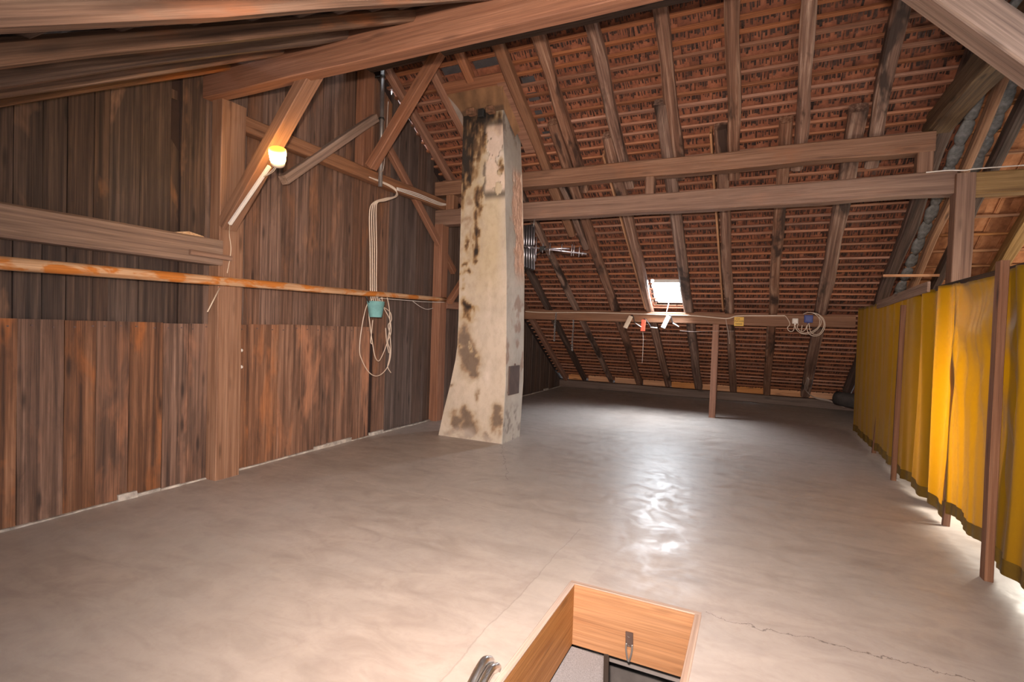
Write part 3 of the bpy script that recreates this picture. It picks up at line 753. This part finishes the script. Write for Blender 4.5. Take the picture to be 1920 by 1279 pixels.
# posts
timber('post', (-4.785, 3.475, 0), (-4.785, 3.475, 3.69), .26, .15, W_POST, 'broad wall post near the lamp, under the big foreground purlin', 'post', hint=(1, 0, 0), ch=.006, wob=.006)
timber('post', (-4.80, 5.42, 3.62), (-4.80, 5.42, 4.88), .20, .14, W_TIMBER_RED, 'short dark ridge post on the wall rail beside the grey conduit', 'post', hint=(1, 0, 0))
timber('post', (-4.80, 7.33, 0), (-4.80, 7.33, 3.24), .20, .16, W_TIMBER_RED, 'wall post left of the chimney', 'post', hint=(1, 0, 0), ch=.006)
timber('post', (1.965, 7.28, 0), (1.965, 7.28, 3.43), .17, .20, W_TIMBER, 'thick post rising behind the yellow curtain, under the right end of the purlin', 'post', hint=(0, -1, 0), ch=.008)
timber('post', (-.715, 10.64, 0), (-.715, 10.64, 1.79), .115, .115, W_TIMBER_RED, 'slim prop standing free on the floor under the low purlin', 'post', hint=(0, -1, 0), ch=.004, wob=.004)
timber('post', (2.0, 3.37, 0), (2.0, 3.37, 3.69), .18, .18, W_TIMBER, 'post carrying the pale corner brace, just beyond the right edge of the view', 'post', hint=(0, -1, 0))
for (x, z0, z1, w, lb) in ((-4.62, 3.47, 3.73, .15, 'spacer block between the two purlins left of the chimney'), (-1.42, 3.47, 3.72, .12, 'spacer block between the two purlins at mid span'), (1.62, 3.47, 3.93, .15, 'spacer block between the two purlins at their right end')):
    timber('spacer_block', (x, 7.34, z0), (x, 7.34, z1), w, .16, W_TIMBER, lb, 'block', hint=(0, -1, 0), wob=.003, seg=3)
# braces
timber('brace', (-4.72, 3.42, 2.48), (-3.60, 3.42, 3.80), .12, .15, W_TIMBER, 'slanting brace carrying the lit lamp, from wall post to foreground purlin', 'brace', hint=(0, 1, 0), wob=.006, ch=.006)
timber('brace', (-4.66, 5.4, 3.62), (-3.58, 5.4, 5.0), .12, .13, W_TIMBER_RED, 'red-brown slanting brace in front of the grey conduit, up to the ridge purlin', 'brace', hint=(0, 1, 0), wob=.006, ch=.006)
timber('brace', (.42, 3.37, 3.77), (1.95, 3.37, 2.12), .16, .17, W_TIMBER_GREY, 'pale brace cutting across the top right corner', 'brace', hint=(0, 1, 0))
timber('brace', (-4.70, 5.50, 4.30), (-4.70, 4.06, 3.10), .10, .10, W_TIMBER_GREY, 'diagonal strut on the plank wall right of the lamp', 'brace', hint=(1, 0, 0), ch=.006)
timber('brace', (-4.80, 5.85, 4.10), (-4.80, 7.75, 2.52), .11, .09, W_TIMBER_RED, 'long diagonal wall brace running down past the post towards the chimney', 'brace', hint=(1, 0, 0))
timber('brace', (-4.62, 7.35, 1.98), (-4.62, 7.85, 2.45), .10, .10, W_TIMBER_RED, 'small brace stub between wall post and chimney', 'brace', hint=(1, 0, 0))
timber('collar_beam', (1.86, 3.3, 4.09), (1.74, 7.85, 4.08), .25, .25, W_COLLAR, 'heavy dark collar beam slanting across the upper right corner', hint=(0, 0, 1), wob=.03, ch=.03)
# rails on the wall
timber('timber_rail', (-4.77, 3.44, 3.54), (-4.77, 7.62, 3.56), .12, .16, W_TIMBER, 'wall rail crossing the boards behind the lamp and conduit', wob=.01)
timber('timber_rail', (-4.77, -1.5, 2.21), (-4.77, 3.36, 2.215), .17, .24, W_TIMBER_GREY, 'thick grey rail on the left part of the plank wall', wob=.012, ch=.015)
timber('timber_rail', (-4.76, 7.42, 1.93), (-4.76, 10.6, 1.93), .12, .13, W_TIMBER_RED, 'short wall rail seen between post and chimney')
timber('rail_stick', (-4.668, 3.03, 2.175), (-4.668, 3.44, 2.17), .03, .045, W_TIMBER, 'short flat stick fixed across the rail end at the wall post', 'stick', wob=.002, ch=.003)
o = link('wood_scrap', mesh('wood_scrap', [(-4.77+x, 2.93+y*.27, 2.333+z) for (x, y, z) in ((-.05, 0, 0), (.05, .02, 0), (.06, .5, 0), (.05, 1, 0), (-.05, 1, 0), (-.06, .4, 0), (-.04, .05, .012), (.045, .06, .012), (.05, .45, .035), (.045, .98, .014), (-.05, .96, .012), (-.05, .4, .03))],
    [(5, 4, 3, 2, 1, 0), (6, 7, 8, 9, 10, 11), (0, 1, 7, 6), (1, 2, 8, 7), (2, 3, 9, 8), (3, 4, 10, 9), (4, 5, 11, 10), (5, 0, 6, 11)]), None, W_STICK)
tag(o, 'pale split wood scrap lying on the grey wall rail', 'wood scrap')
# peeled pole
a, b_ = on_x(-60, 488, -4.62), on_x(835, 562, -4.60)
P = [a.lerp(b_, i/24)+Vector((0, 0, .012*noise.noise(Vector((i*.35, 2, 1))))) for i in range(25)]
L = (b_-a).length
me = tube_mesh('pole', [Vector((L*i/24, .006*noise.noise(Vector((i*.4, 5, 2))), .01*noise.noise(Vector((i*.35, 2, 1))))) for i in range(25)], .045, 12, rf=lambda t: .048-.016*t)
o = link('pole', me, None, W_POLE); o.matrix_basis = frame(a, b_); tag(o, 'long peeled wooden pole with orange bark patches across the plank wall', 'pole')

# ------------------------------------------------------------------ lamp on the brace
def wall_lamp():
    c = on_y(523, 290, 3.27)
    root = thing('bulkhead_lamp', c, 'lit amber bulkhead lamp on the slanting brace', 'lamp')
    ax = Vector((-1.12, 0, -1.32)).normalized()          # along the brace, downwards
    dn = Vector((.42, -.42, .80)).normalized()
    m = frame(Vector((0, 0, 0)), dn)
    m = Matrix.Translation(c+Vector((-.035, .02, -.055))) @ Vector((0, 0, 1)).rotation_difference(dn).to_matrix().to_4x4()
    lathe('glass_shade', [(.0, -.004), (.045, -.002), (.062, .012), (.068, .05), (.072, .085), (.070, .112), (.055, .124), (0, .128)], 24, M_GLOW, root, m)
    lathe('lamp_base', [(0, -.035), (.05, -.035), (.06, -.02), (.06, .0), (0, .0)], 20, M_CREAM, root, m)
    p0 = on_y(505, 312, 3.33); p1 = on_y(431, 420, 3.335)
    bar('cable_duct', p0, p1, .028, .03, M_WHITE, root, (0, 1, 0), seg=2, wob=0, ch=.003)
    for q in ((0, 0), (.01, -.012)):
        tube('wire', [c+Vector((.0+q[0], 0, -.04)), on_y(512, 318, 3.28)+Vector((q[0], 0, q[1])), on_y(494, 332, 3.335)], .0035, M_CREAM, root)
    tube('wire', [p1, on_x(430, 440, -4.70), on_x(433, 470, -4.70), on_x(426, 512, -4.70)], .004, M_CREAM, root)
wall_lamp()

# small stick leaning at the post
tag(link('thin_stick', tube_mesh('thin_stick', [on_x(412, 540, -4.69), on_x(389, 585, -4.66)], .006, 6), None, M_CREAM), 'thin white stick hanging at the wall post below the pole', 'stick')
for (px, py, lb) in ((451, 657, 'upper white insulator knob beside the broad wall post'), (451, 688, 'lower white insulator knob beside the broad wall post')):
    p = on_x(px, py, -4.83); t_ = thing('insulator', p, lb, 'insulator')
    lathe('knob', [(0, -.02), (.014, -.02), (.018, -.008), (.012, 0), (.02, .012), (.012, .024), (0, .026)], 12, M_WHITE, t_, T(*p) @ Matrix.Rotation(R(90), 4, 'Y'))
    tube('pin', [p-Vector((.05, 0, 0)), p-Vector((.015, 0, 0))], .005, M_IRON, t_, sub=0)

# ------------------------------------------------------------------ conduit and cables
def conduit():
    a, b_ = on_x(718, 118, -4.655), on_x(713, 350, -4.655)
    root = thing('conduit', b_, 'vertical grey steel conduit pipe beside the red-brown brace', 'pipe')
    tube('pipe', [a, b_], .028, M_STEEL, root, 14, 0)
    for z in (.24, .70):
        p = b_.lerp(a, 1-z*.45 if z < .5 else .55); lathe('clamp', [(.029, -.012), (.036, -.012), (.036, .012), (.029, .012)], 16, M_BLACK, root, T(*p))
        tube('clamp_arm', [p+Vector((-.03, -.02, 0)), p+Vector((-.14, -.02, 0))], .008, M_BLACK, root, sub=0)
    tube('lead', [a+Vector((.01, 0, -.10)), a+Vector((.02, .05, .02)), a+Vector((.05, .17, .1)), a+Vector((.08, .28, .14))], .008, M_CABLE_GREY, root)
    q = [on_x(728, 190, -4.63), on_x(724, 260, -4.63), on_x(719, 315, -4.63), on_x(713, 322, -4.63)]
    tube('lead', q, .006, M_CABLE_GREY, root)
conduit()
def cables():
    root = thing('cable_bundle', on_x(703, 400, -4.64), 'bundle of cream cables hanging from the wall rail down past the bucket', 'cable')
    for k in range(4):
        d = (k-1.5)*4
        P = [on_x(692, 332, -4.69), on_x(725, 344+k, -4.68), on_x(742, 355+k, -4.66), on_x(741+k, 368, -4.62), on_x(722, 372+k*1.5, -4.58), on_x(704+d*.6, 380, -4.58), on_x(699+d, 400, -4.60), on_x(700+d, 470, -4.61), on_x(700+d*.9, 545, -4.60), on_x(703+d, 566, -4.60)]
        tube('cable', P, .0075, M_CABLE, root, 8)
        P = [on_x(744, 352+k*2, -4.69), on_x(780, 362+k*3, -4.69), on_x(822, 379+k*2.4, -4.69), on_x(838, 383+k, -4.69), on_x(858, 388+k*2, -4.69)]
        if k < 3: tube('cable', P, .007, M_WHITE, root, 8)
    loops = [[(700, 560), (688, 572), (679, 610), (674, 655), (679, 676), (690, 696), (703, 705), (716, 701), (728, 685), (733, 660), (731, 628), (728, 610), (734, 600), (731, 585), (716, 574)],
             [(704, 566), (692, 580), (694, 612), (698, 640), (703, 668), (710, 677), (718, 664), (727, 640), (733, 622), (731, 600), (722, 582), (716, 572)],
             [(726, 558), (730, 580), (731, 612), (727, 640), (731, 655), (730, 672), (727, 688), (733, 699)],
             [(709, 557), (713, 570), (716, 574)], [(716, 557), (717, 568)],
             [(699, 600), (697, 620), (695, 640), (697, 645)], [(723, 615), (725, 640), (729, 662)]]
    for i, lp in enumerate(loops):
        tube('cable_loop', [on_x(x, y, -4.64+.012*(i % 3)) for (x, y) in lp], .0062, M_CABLE, root, 8)
    tube('cable', [on_x(712, 559, -4.63), on_x(745, 562, -4.66), on_x(773, 564, -4.68), on_x(795, 566, -4.69), on_x(835, 567, -4.69)], .005, M_WHITE, root)
    tube('cable', [on_x(774, 565, -4.67), on_x(788, 575, -4.67), on_x(800, 580, -4.68), on_x(812, 578, -4.69)], .004, M_WHITE, root)
cables()
def bucket():
    c = on_x(704, 581, -4.57); base = on_x(704, 595, -4.57)
    root = thing('bucket', base, 'small turquoise bucket hanging on the peeled pole', 'bucket')
    h = .20
    lathe('body', [(0, 0), (.078, 0), (.084, .008), (.108, h*.80), (.112, h*.82), (.113, h), (.118, h+.004), (.116, h+.01), (.106, h+.006), (.098, h*.8), (.074, .012), (0, .012)], 28, M_TURQ, root, T(*base))
    tube('handle', [base+Vector((0, -.11, h)), base+Vector((-.02, -.09, h+.05)), base+Vector((-.05, -.03, h+.10)), base+Vector((-.05, .03, h+.10)), base+Vector((-.02, .09, h+.05)), base+Vector((0, .11, h))], .005, M_STEEL, root)
    p = base+Vector((-.02, -.10, h-.02)); tube('brush_handle', [p, p+Vector((-.01, -.07, .10))], .009, M_BLACK, root, sub=0)
bucket()

# ------------------------------------------------------------------ antenna beside the chimney
def antenna():
    o = on_y(985, 465, 7.25)
    root = thing('tv_antenna', o, 'old aluminium television antenna with ribbed reflector stowed under the purlin beside the chimney', 'antenna')
    Y = 7.25
    def P(px, py, dy=0): return on_y(px, py, Y+dy)
    for k in range(6):                                   # reflector rods, upper and lower half
        x0 = 978+k*4.6
        tube('reflector_rod', [P(x0+1, 424, .1), P(x0, 460, 0)], .012, M_ALU, root, 6, 0)
        tube('reflector_rod', [P(x0+.5, 466, 0), P(x0+.5, 498+k*1.5, .1)], .012, M_ALU, root, 6, 0)
    vs = [P(977, 424, .13), P(1001, 420, .13), P(1000, 462, .03), P(977, 464, .03), P(977, 500, .13), P(1000, 508, .13)]
    vs += [v+Vector((0, .012, 0)) for v in vs]
    link('reflector_plate', mesh('reflector_plate', vs, [(0, 1, 2, 3), (3, 2, 5, 4), (9, 8, 7, 6), (10, 11, 8, 9), (0, 6, 7, 1), (1, 7, 8, 2), (2, 8, 11, 5), (5, 11, 10, 4), (4, 10, 9, 3), (3, 9, 6, 0)]), root, M_DARKMETAL)
    tube('boom', [P(976, 462, -.03), P(1000, 464, -.03), P(1022, 467, -.03), P(1100, 476, -.03)], .012, M_ALU, root, 8, 0)
    tube('boom', [P(1022, 468, -.05), P(1037, 466, -.03), P(1068, 466, -.02)], .012, M_ALU, root, 8, 0)
    tube('boom', [P(1003, 477, -.02), P(1015, 470, -.03), P(1024, 462, -.03)], .011, M_DARKMETAL, root, 8, 0)
    tube('boom', [P(988, 461, -.04), P(994, 466, -.04)], .016, M_ALU, root, 8, 0)
    for (px, ya, yb) in ((1005, 445, 490), (1018, 456, 474), (1031, 456, 478), (1053, 458, 472), (1072, 458, 480), (1076, 460, 480), (1086, 462, 482), (1092, 472, 479)):
        tube('director', [P(px+1, ya, -.04), P(px-1, yb, -.04)], .008, M_ALU, root, 6, 0)
    boxo('dipole_box', P(1017, 466, -.03), (.07, .06, .06), M_BLACK, root)
    tube('bracket', [P(1000, 463, 0), P(968, 462, .02), on_y(955, 460, 7.1)], .012, M_STEEL, root, 8, 0)
    tube('hanger', [P(1000, 426, .02), Vector((P(1000, 426).x, 7.28, 3.24))], .006, M_STEEL, root, 6, 0)
antenna()

# ------------------------------------------------------------------ things on the low purlin
YP = 10.545
def hooks():
    for (px, py, mat, lb, string) in ((1177, 603, M_CREAM, 'cream hanging hook, leftmost of the three on the low purlin', 0), (1206, 606, M_RED, 'red plastic hanging hook with a pull cord, middle of the three on the low purlin', 1), (1248, 603, M_WHITE, 'white hanging hook under the skylight, rightmost of the three on the low purlin', 0)):
        c = on_y(px, py, YP-.05)
        t_ = thing('hanging_hook', c, lb, 'hook', 'hanging hooks on the low purlin')
        a = on_y(px+6, py-10, YP-.03); b_ = on_y(px-5, py+12, YP-.12)
        if string: a, b_ = on_y(px+1, py-6, YP-.03), on_y(px-1, py+15, YP-.09)
        bar('sleeve', a, b_, .085, .028, mat, t_, (0, 1, 0), seg=3, wob=0, ch=.012)
        e = on_y(px+14, py+(8 if string else 3), YP-.03); f = on_y(px+25, py+(7 if string else 10), YP-.10)
        tube('chain', [a+Vector((0, .01, .01)), a+Vector((.035, 0, .012)), e+Vector((-.02, 0, .04)), e], .011, M_DARKMETAL, t_, 6, 3)
        if string: f = on_y(px+26, py+9, YP-.10)
        tube('rod', [e, f], .011, M_WHITE, t_, 8, 0)
        if string: tube('pull_cord', [b_, on_y(1206, 640, YP-.09), on_y(1204, 681, YP-.09)], .005, M_CABLE_GREY, t_, 6)
hooks()
for i, (pts, lb) in enumerate((([(1043, 586), (1041, 606), (1040, 622), (1039, 640)], 'left thin chain hanging from the low purlin near the chimney'), ([(1075, 600), (1075, 612), (1073, 640), (1073, 658)], 'right thin chain hanging from the low purlin near the chimney'))):
    p = [on_y(x, y, YP-.02) for x, y in pts]; mb = MB(); sp_ = smooth_path(p, 8)
    for j, (u, v) in enumerate(zip(sp_, sp_[1:])):
        L = (v-u).length*1.25; mm = frame(u, v, Vector((1, 0, 0)) if j % 2 else Vector((0, 1, 0))); ring = []
        for s in range(9):
            an = 2*math.pi*s/8; ring.append(mm @ Vector((L/2+math.cos(an)*L/2, math.sin(an)*.014, 0)))
        mb.add(tube_mesh('chain', ring, .007, 4, False))
    tag(mb.build('chain', None, M_STEEL), lb, 'chain')
# long cable along the low purlin
P = [on_y(x, y, YP-.012) for (x, y) in ((985, 584), (1020, 586), (1100, 586), (1180, 588), (1260, 591), (1300, 592), (1345, 596), (1365, 597), (1380, 593), (1400, 592), (1440, 592), (1472, 592))]
tag(tube('cable', P, .011, M_CABLE), 'long cream cable clipped along the low purlin', 'cable')
P = [on_y(x, y, YP-.012) for (x, y) in ((1361, 598), (1363, 610), (1366, 625), (1368, 645))]
tag(tube('cable', P, .006, M_CABLE_GREY), 'cable end hanging down beside the yellow sign', 'cable')
P = [on_y(1275, 620, YP+.03), on_y(1300, 622, YP+.02), on_y(1330, 621, YP+.02), on_y(1376, 621, YP+.04)]
tag(tube('wire', P, .004, M_CABLE_GREY), 'thin wire strung under the low purlin behind the slim prop', 'wire')
# yellow card sign
def sign():
    c = on_y(1385.5, 603, YP-.008); root = thing('sign', c, 'small yellow lettered sign on the low purlin', 'sign', None)
    boxo('card', c, (.165, .012, .165), M_SIGN, root, ch=.002)
    def txt(s, size, dz, dx=0):
        cu = bpy.data.curves.new('lettering', 'FONT'); cu.body = s; cu.size = size; cu.align_x = 'CENTER'; cu.align_y = 'CENTER'; cu.extrude = .0008
        tmp = bpy.data.objects.new('lettering', cu); col.objects.link(tmp)
        dg = bpy.context.evaluated_depsgraph_get(); me = bpy.data.meshes.new_from_object(tmp.evaluated_get(dg)); bpy.data.objects.remove(tmp)
        o = link('lettering', me, None, M_INK); o.matrix_basis = T(c.x+dx, c.y-.0075, c.z+dz) @ Matrix.Rotation(R(90), 4, 'X'); adopt(o, root)
    txt('VOR', .038, .045, -.02); txt('ZUCKER', .042, .004)
    boxo('printed_line', c+Vector((0, -.0065, -.045)), (.12, .001, .010), M_INK, root, ch=0)
sign()
def socket(px, py, s, mat, lb, name):
    c = on_y(px, py, YP-.02); root = thing(name, c, lb, 'socket')
    boxo('housing', c, (s, .05, s), mat, root, ch=.008)
    boxo('cover', c+Vector((0, -.03, 0)), (s*.72, .014, s*.72), mat, root, ch=.004)
    boxo('gland', c+Vector((0, 0, -s/2-.012)), (.03, .03, .03), mat, root, ch=.006)
socket(1491, 602, .095, M_WHITE, 'small white junction box on the low purlin', 'junction_box')
socket(1516, 598, .135, M_BLUE, 'blue socket box on the low purlin inside the cable coil', 'socket_box')
def coil():
    root = thing('cable_coil', on_y(1520, 605, YP-.03), 'coiled cream cable hanging round the blue socket box', 'cable')
    loops = [[(1472, 592), (1478, 600), (1481, 608), (1477, 614), (1478, 619), (1483, 622), (1488, 619), (1490, 608)],
             [(1490, 610), (1494, 619), (1502, 624), (1514, 624), (1526, 620), (1535, 612), (1537, 602), (1534, 594), (1526, 588), (1516, 586), (1506, 589)],
             [(1516, 606), (1513, 616), (1517, 626), (1526, 630), (1537, 628), (1545, 618), (1547, 608), (1544, 598), (1537, 591), (1527, 587), (1516, 586)],
             [(1517, 606), (1519, 620), (1526, 627), (1536, 626), (1543, 616), (1545, 606), (1541, 597), (1534, 590), (1524, 587)],
             [(1497, 607), (1495, 613), (1498, 619), (1504, 622), (1510, 618), (1513, 610)], [(1504, 610), (1503, 618), (1502, 622)],
             [(1491, 612), (1496, 621), (1505, 626), (1518, 626), (1530, 620), (1538, 610), (1540, 602), (1536, 594)]]
    for i, lp in enumerate(loops): tube('cable_loop', [on_y(x, y, YP-.03-.01*(i % 3)) for x, y in lp], .0065, M_CABLE, root, 8)
coil()
# cable drooping off the right rafter foot onto the floor
P = [rb(1.0, 12.6, -.02), rb(.98, 12.95, -.03), Vector((1.02, 13.2, .42)), Vector((1.2, 13.4, .27)), Vector((1.5, 13.45, .22)), Vector((1.75, 13.4, .12))]
root = thing('cable', P[-1], 'grey cables drooping from the right-hand rafter foot', 'cable')
for k in range(3): tube('strand', [p+Vector((.02*k*(i % 2+1)*.6, -.01*k, -.015*k)) for i, p in enumerate(P)], .008, M_CABLE_GREY, root, 6)
# dark log lying at the end of the curtain
me = tube_mesh('log', [Vector((i*.16, .012*noise.noise(Vector((i*.5, 1, 1))), 0)) for i in range(10)], .17, 14, rf=lambda t: .15+.03*t)
o = link('log', me, None, M_LOG); o.matrix_basis = frame(Vector((1.62, 13.25, .30)), Vector((2.9, 12.2, .20))); tag(o, 'dark rounded log end at the eaves behind the curtain', 'log')

# ------------------------------------------------------------------ curtain partition
XC = 1.56; ZT = 2.12
def curtain(ya, yb, seed, label, amp=.03, folds=9, swag=0., gap=.03, ztop=ZT, sag=0.):
    ny, nz = 120, 60; vs, fs = [], []
    for j in range(nz+1):
        t = j/nz
        for i in range(ny+1):
            u = i/ny; y = ya+(yb-ya)*u
            zt = ztop-sag*math.sin(math.pi*u)*.6
            zb = gap+.07*abs(noise.noise(Vector((u*2+seed, 1, 2))))+sag*.25*math.sin(math.pi*u)
            z = zt+(zb-zt)*t
            ph = folds*2*math.pi*(u+.09*noise.noise(Vector((u*3, t*1.2, seed))))
            a = amp*(.45+.55*noise.noise(Vector((u*4, t*.8, seed+9))))*(1-.55*t)
            x = a*math.sin(ph)+.35*amp*noise.noise(Vector((u*6, t*.6, seed+3)))+.18*amp*math.sin(ph*2.3+t)
            if swag:                                     # hanging catenary folds between the two nailed corners
                s = 4*u*(1-u)
                q = t*2.1-s*.62
                w = max(0, 1-t*1.7)
                x = x*(.3+.7*t)+swag*math.sin(q*11)*s**.8*w*.5 - .08*s*max(0, 1-t*1.2)
                fan = (u-.62)/(.25+.95*t)               # creases fanning out towards the hem
                x += .020*math.sin(fan*17+.5*noise.noise(Vector((u*2, t, 4))))*sm(.12, .5, t)*(1-.5*t)
            vs.append((XC+x, y, z))
    for j in range(nz):
        for i in range(ny):
            a = j*(ny+1)+i; fs.append((a, a+1, a+ny+2, a+ny+1))
    me = mesh('curtain', vs, fs, True); o = link('curtain', me, None, M_CURTAIN)
    md = o.modifiers.new('thick', 'SOLIDIFY'); md.thickness = .0015; md.offset = 0
    w = ny+1; hv = [(vs[j*w+i][0]-.004, vs[j*w+i][1], vs[j*w+i][2]-(.004 if j == nz else 0)) for j in range(nz-3, nz+1) for i in range(w)]
    link('hem', mesh('hem', hv, [(j*w+i, j*w+i+1, (j+1)*w+i+1, (j+1)*w+i) for j in range(3) for i in range(ny)], True), o, M_HEM)
    return tag(o, label, 'curtain', 'yellow curtain panels of the partition')
curtain(8.82, 10.58, 1, 'far yellow curtain panel ending at the low purlin', .035, 4)
curtain(7.25, 8.86, 2, 'yellow curtain panel below the grey board on the rail', .04, 4)
curtain(5.74, 7.30, 3, 'yellow curtain panel with the bright backlit stripe, in front of the thick post', .06, 3)
curtain(4.50, 5.80, 4, 'wide yellow curtain panel with draped folds between two posts', .022, 5, swag=.05, gap=.09, sag=.08)
curtain(2.2, 4.66, 5, 'nearest yellow curtain panel at the right edge', .07, 5, gap=.06)
timber('post', (1.83, 6.22, 0), (1.83, 6.22, 2.1), .20, .10, W_RAFTER_DARK, 'added unseen post behind the yellow curtain, shading a dark stripe onto it', 'post', hint=(-1, 0, 0), wob=.004)  # added behind the cloth to block the backlight along one stripe
PG = 'posts of the curtain partition'
for (y, yt, h, w, lb) in ((8.80, 8.80, 2.02, .04, 'slim curtain post farthest along the partition'), (7.22, 7.24, 2.0, .045, 'slim curtain post under the end of the grey board'), (5.70, 5.76, 2.05, .045, 'curtain post left of the draped curtain'), (4.55, 4.62, 2.16, .085, 'stout curtain post nearest the camera, right of the draped curtain')):
    timber('curtain_post', (1.475 if y in (7.22, 4.55) else 1.555, y, 0), (1.485 if y in (7.22, 4.55) else 1.66, yt, h), w, .05, W_POST_STRIP, lb, 'post', hint=(-1, 0, 0), group=PG, wob=.004, ch=.003)
timber('curtain_rail', (1.60, 2.2, 2.125), (1.60, 6.5, 2.125), .03, .045, W_RAFTER_DARK, 'dark lath along the top of the nearer curtains', 'rail', wob=.004, ch=.002)
timber('curtain_rail', (1.60, 6.5, 2.10), (1.60, 10.6, 2.10), .03, .04, W_RAFTER_DARK, 'dark lath along the top of the farther curtains', 'rail', wob=.004, ch=.002)
timber('board', (1.515, 6.43, 2.14), (1.515, 8.84, 2.085), .025, .105, W_TIMBER_GREY, 'grey board nailed along the top of the curtain partition', 'board', wob=.003, ch=.003)
timber('lath', (1.34, 7.6, 2.37), (1.86, 7.5, 2.36), .03, .03, W_RAFTER_ORANGE, 'short orange lath sticking out above the grey board', 'lath', wob=.002, ch=.002)
P = [Vector((1.62, 7.22, 3.475)), Vector((1.8, 7.17, 3.465)), Vector((1.95, 7.165, 3.45)), Vector((2.06, 7.17, 3.46)), Vector((2.6, 7.19, 3.46)), Vector((3.4, 7.2, 3.44))]
tag(tube('cord', P, .007, M_WHITE), 'white cord stretched round the top of the thick post', 'cord')

# ------------------------------------------------------------------ hatch
def hatch():
    root = thing('attic_hatch', (HX0, HY1, 0), 'open floor hatch lined with orange pine boards in the foreground', 'hatch')
    th = .03; zt, zb = .002, -.385; zc, h = (zt+zb)/2, zt-zb
    def bd(c, s, axis):
        L = s[0] if axis == 'x' else s[1]
        p0 = Vector(c)-Vector((L/2, 0, 0) if axis == 'x' else (0, L/2, 0)); p1 = Vector(c)+Vector((L/2, 0, 0) if axis == 'x' else (0, L/2, 0))
        return bar('lining_board', p0, p1, th, h, W_PINE, root, (0, 0, 1), seg=3, wob=.001, ch=.003)
    bd(((HX0+HX1)/2, HY1-th/2, zc), (HX1-HX0, th), 'x'); bd(((HX0+HX1)/2, HY0+th/2, zc), (HX1-HX0, th), 'x')
    bd((HX0+th/2, (HY0+HY1)/2, zc), (th, HY1-HY0-2*th), 'y'); bd((HX1-th/2, (HY0+HY1)/2, zc), (th, HY1-HY0-2*th), 'y')
    for (p0, p1) in (((HX0, HY1-th/2, .002), (HX1, HY1-th/2, .002)), ((HX0+th/2, HY0, .002), (HX0+th/2, HY1-th, .002)), ((HX1-th/2, HY0, .002), (HX1-th/2, HY1-th, .002)), ((HX0, HY0+th/2, .002), (HX1, HY0+th/2, .002))):
        bar('lit_edge', p0, p1, th+.006, .008, W_LIT_EDGE, root, (0, 0, 1), seg=3, wob=.001, ch=.002)  # added pale strips: glare on the board tops painted as lighter wood
    y = HY1-th-.008
    a = on_y(1180, 1186, y); b_ = on_y(1180, 1212, y); c = on_y(1179, 1236, y)
    l = bar('latch', a, b_, .045, .012, M_BROWN_IRON, root, (0, -1, 0), seg=2, wob=0, ch=.004)
    tube('latch_hook', [b_+Vector((-.016, -.01, .02)), b_+Vector((-.016, -.012, -.02)), c+Vector((-.004, -.012, .0)), c+Vector((.006, -.012, 0)), b_+Vector((.018, -.012, -.02)), b_+Vector((.018, -.01, .02))], .006, M_STEEL, l)
    for s in (0, 1):
        p = a if s == 0 else b_; lathe('screw', [(0, -.004), (.006, -.003), (.007, 0)], 8, M_STEEL, l, T(p.x, p.y-.008, p.z-.02+.03*s) @ Matrix.Rotation(R(90), 4, 'X'))
    # carpeted lid hinged along the left lining board, hanging down, with a black edge rail
    A = Vector((HX0+.03, HY1-.04, -.39)); D = Vector((HX0+.03, HY0+.1, -.39)); Bp = on_x(1133, 1233, -.76)
    nrm = (D-A).cross(Bp-A); v = ray(1131, 1330); Cp = EYE+v*((A-EYE).dot(nrm)/v.dot(nrm))
    nn = nrm.normalized()*(-.03 if nrm.z > 0 else .03)
    q = [A, Bp, Cp, D]; q2 = [p+nn for p in q]
    lid = link('hatch_lid', mesh('hatch_lid', q+q2, [(0, 1, 2, 3), (7, 6, 5, 4), (0, 4, 5, 1), (1, 5, 6, 2), (2, 6, 7, 3), (3, 7, 4, 0)]), root, M_CARPET)
    lid['label'] = 'grey carpeted hatch lid hanging open'
    bar('edge_rail', Bp+Vector((.012, 0, 0)), Cp+Vector((.012, 0, 0)), .03, .05, M_BLACK, lid, nn, seg=2, wob=0, ch=.004)
hatch()
def grab():
    root = thing('ladder_handrail', (-1.06, 2.05, 0), 'two bent chrome ladder handrail tubes at the left edge of the hatch', 'handrail')
    for (x, y1, top) in ((-1.075, 2.165, .04), (-1.03, 2.145, .028)):
        P = [Vector((x, y1, -.0)), Vector((x, y1+.005, top*.5)), Vector((x, y1-.02, top*.9)), Vector((x, y1-.06, top+.012)), Vector((x, y1-.12, top)), Vector((x, y1-.2, top-.03)), Vector((x, y1-.30, top-.05)), Vector((x, y1-.34, 0))]
        tube('tube', P, .021, M_CHROME, root, 14)
    lathe('foot_plate', [(0, .004), (.05, .004), (.055, 0), (0, 0)], 16, M_STEEL, root, T(-1.06, 1.82, 0))
grab()
# room below, seen through the hatch
mb = MB()
for i in range(22):
    for j in range(5): mb.box(T(-2.0+i*.15, .7+j*.8+(.4 if i % 2 else 0), -2.62), .146, .79, .03, .001)
tag(mb.build('floor', None, W_PINE), kind='structure')
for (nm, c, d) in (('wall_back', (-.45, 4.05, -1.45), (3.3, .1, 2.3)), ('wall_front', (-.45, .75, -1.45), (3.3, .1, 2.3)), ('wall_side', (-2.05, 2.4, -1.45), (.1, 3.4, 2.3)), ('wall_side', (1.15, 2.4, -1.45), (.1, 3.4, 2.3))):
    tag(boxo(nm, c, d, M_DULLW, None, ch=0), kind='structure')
tag(boxo('trim_1', (-.3, 3.44, -.545), (1.6, .10, .12), M_TRIM, None, ch=.005), kind='structure')
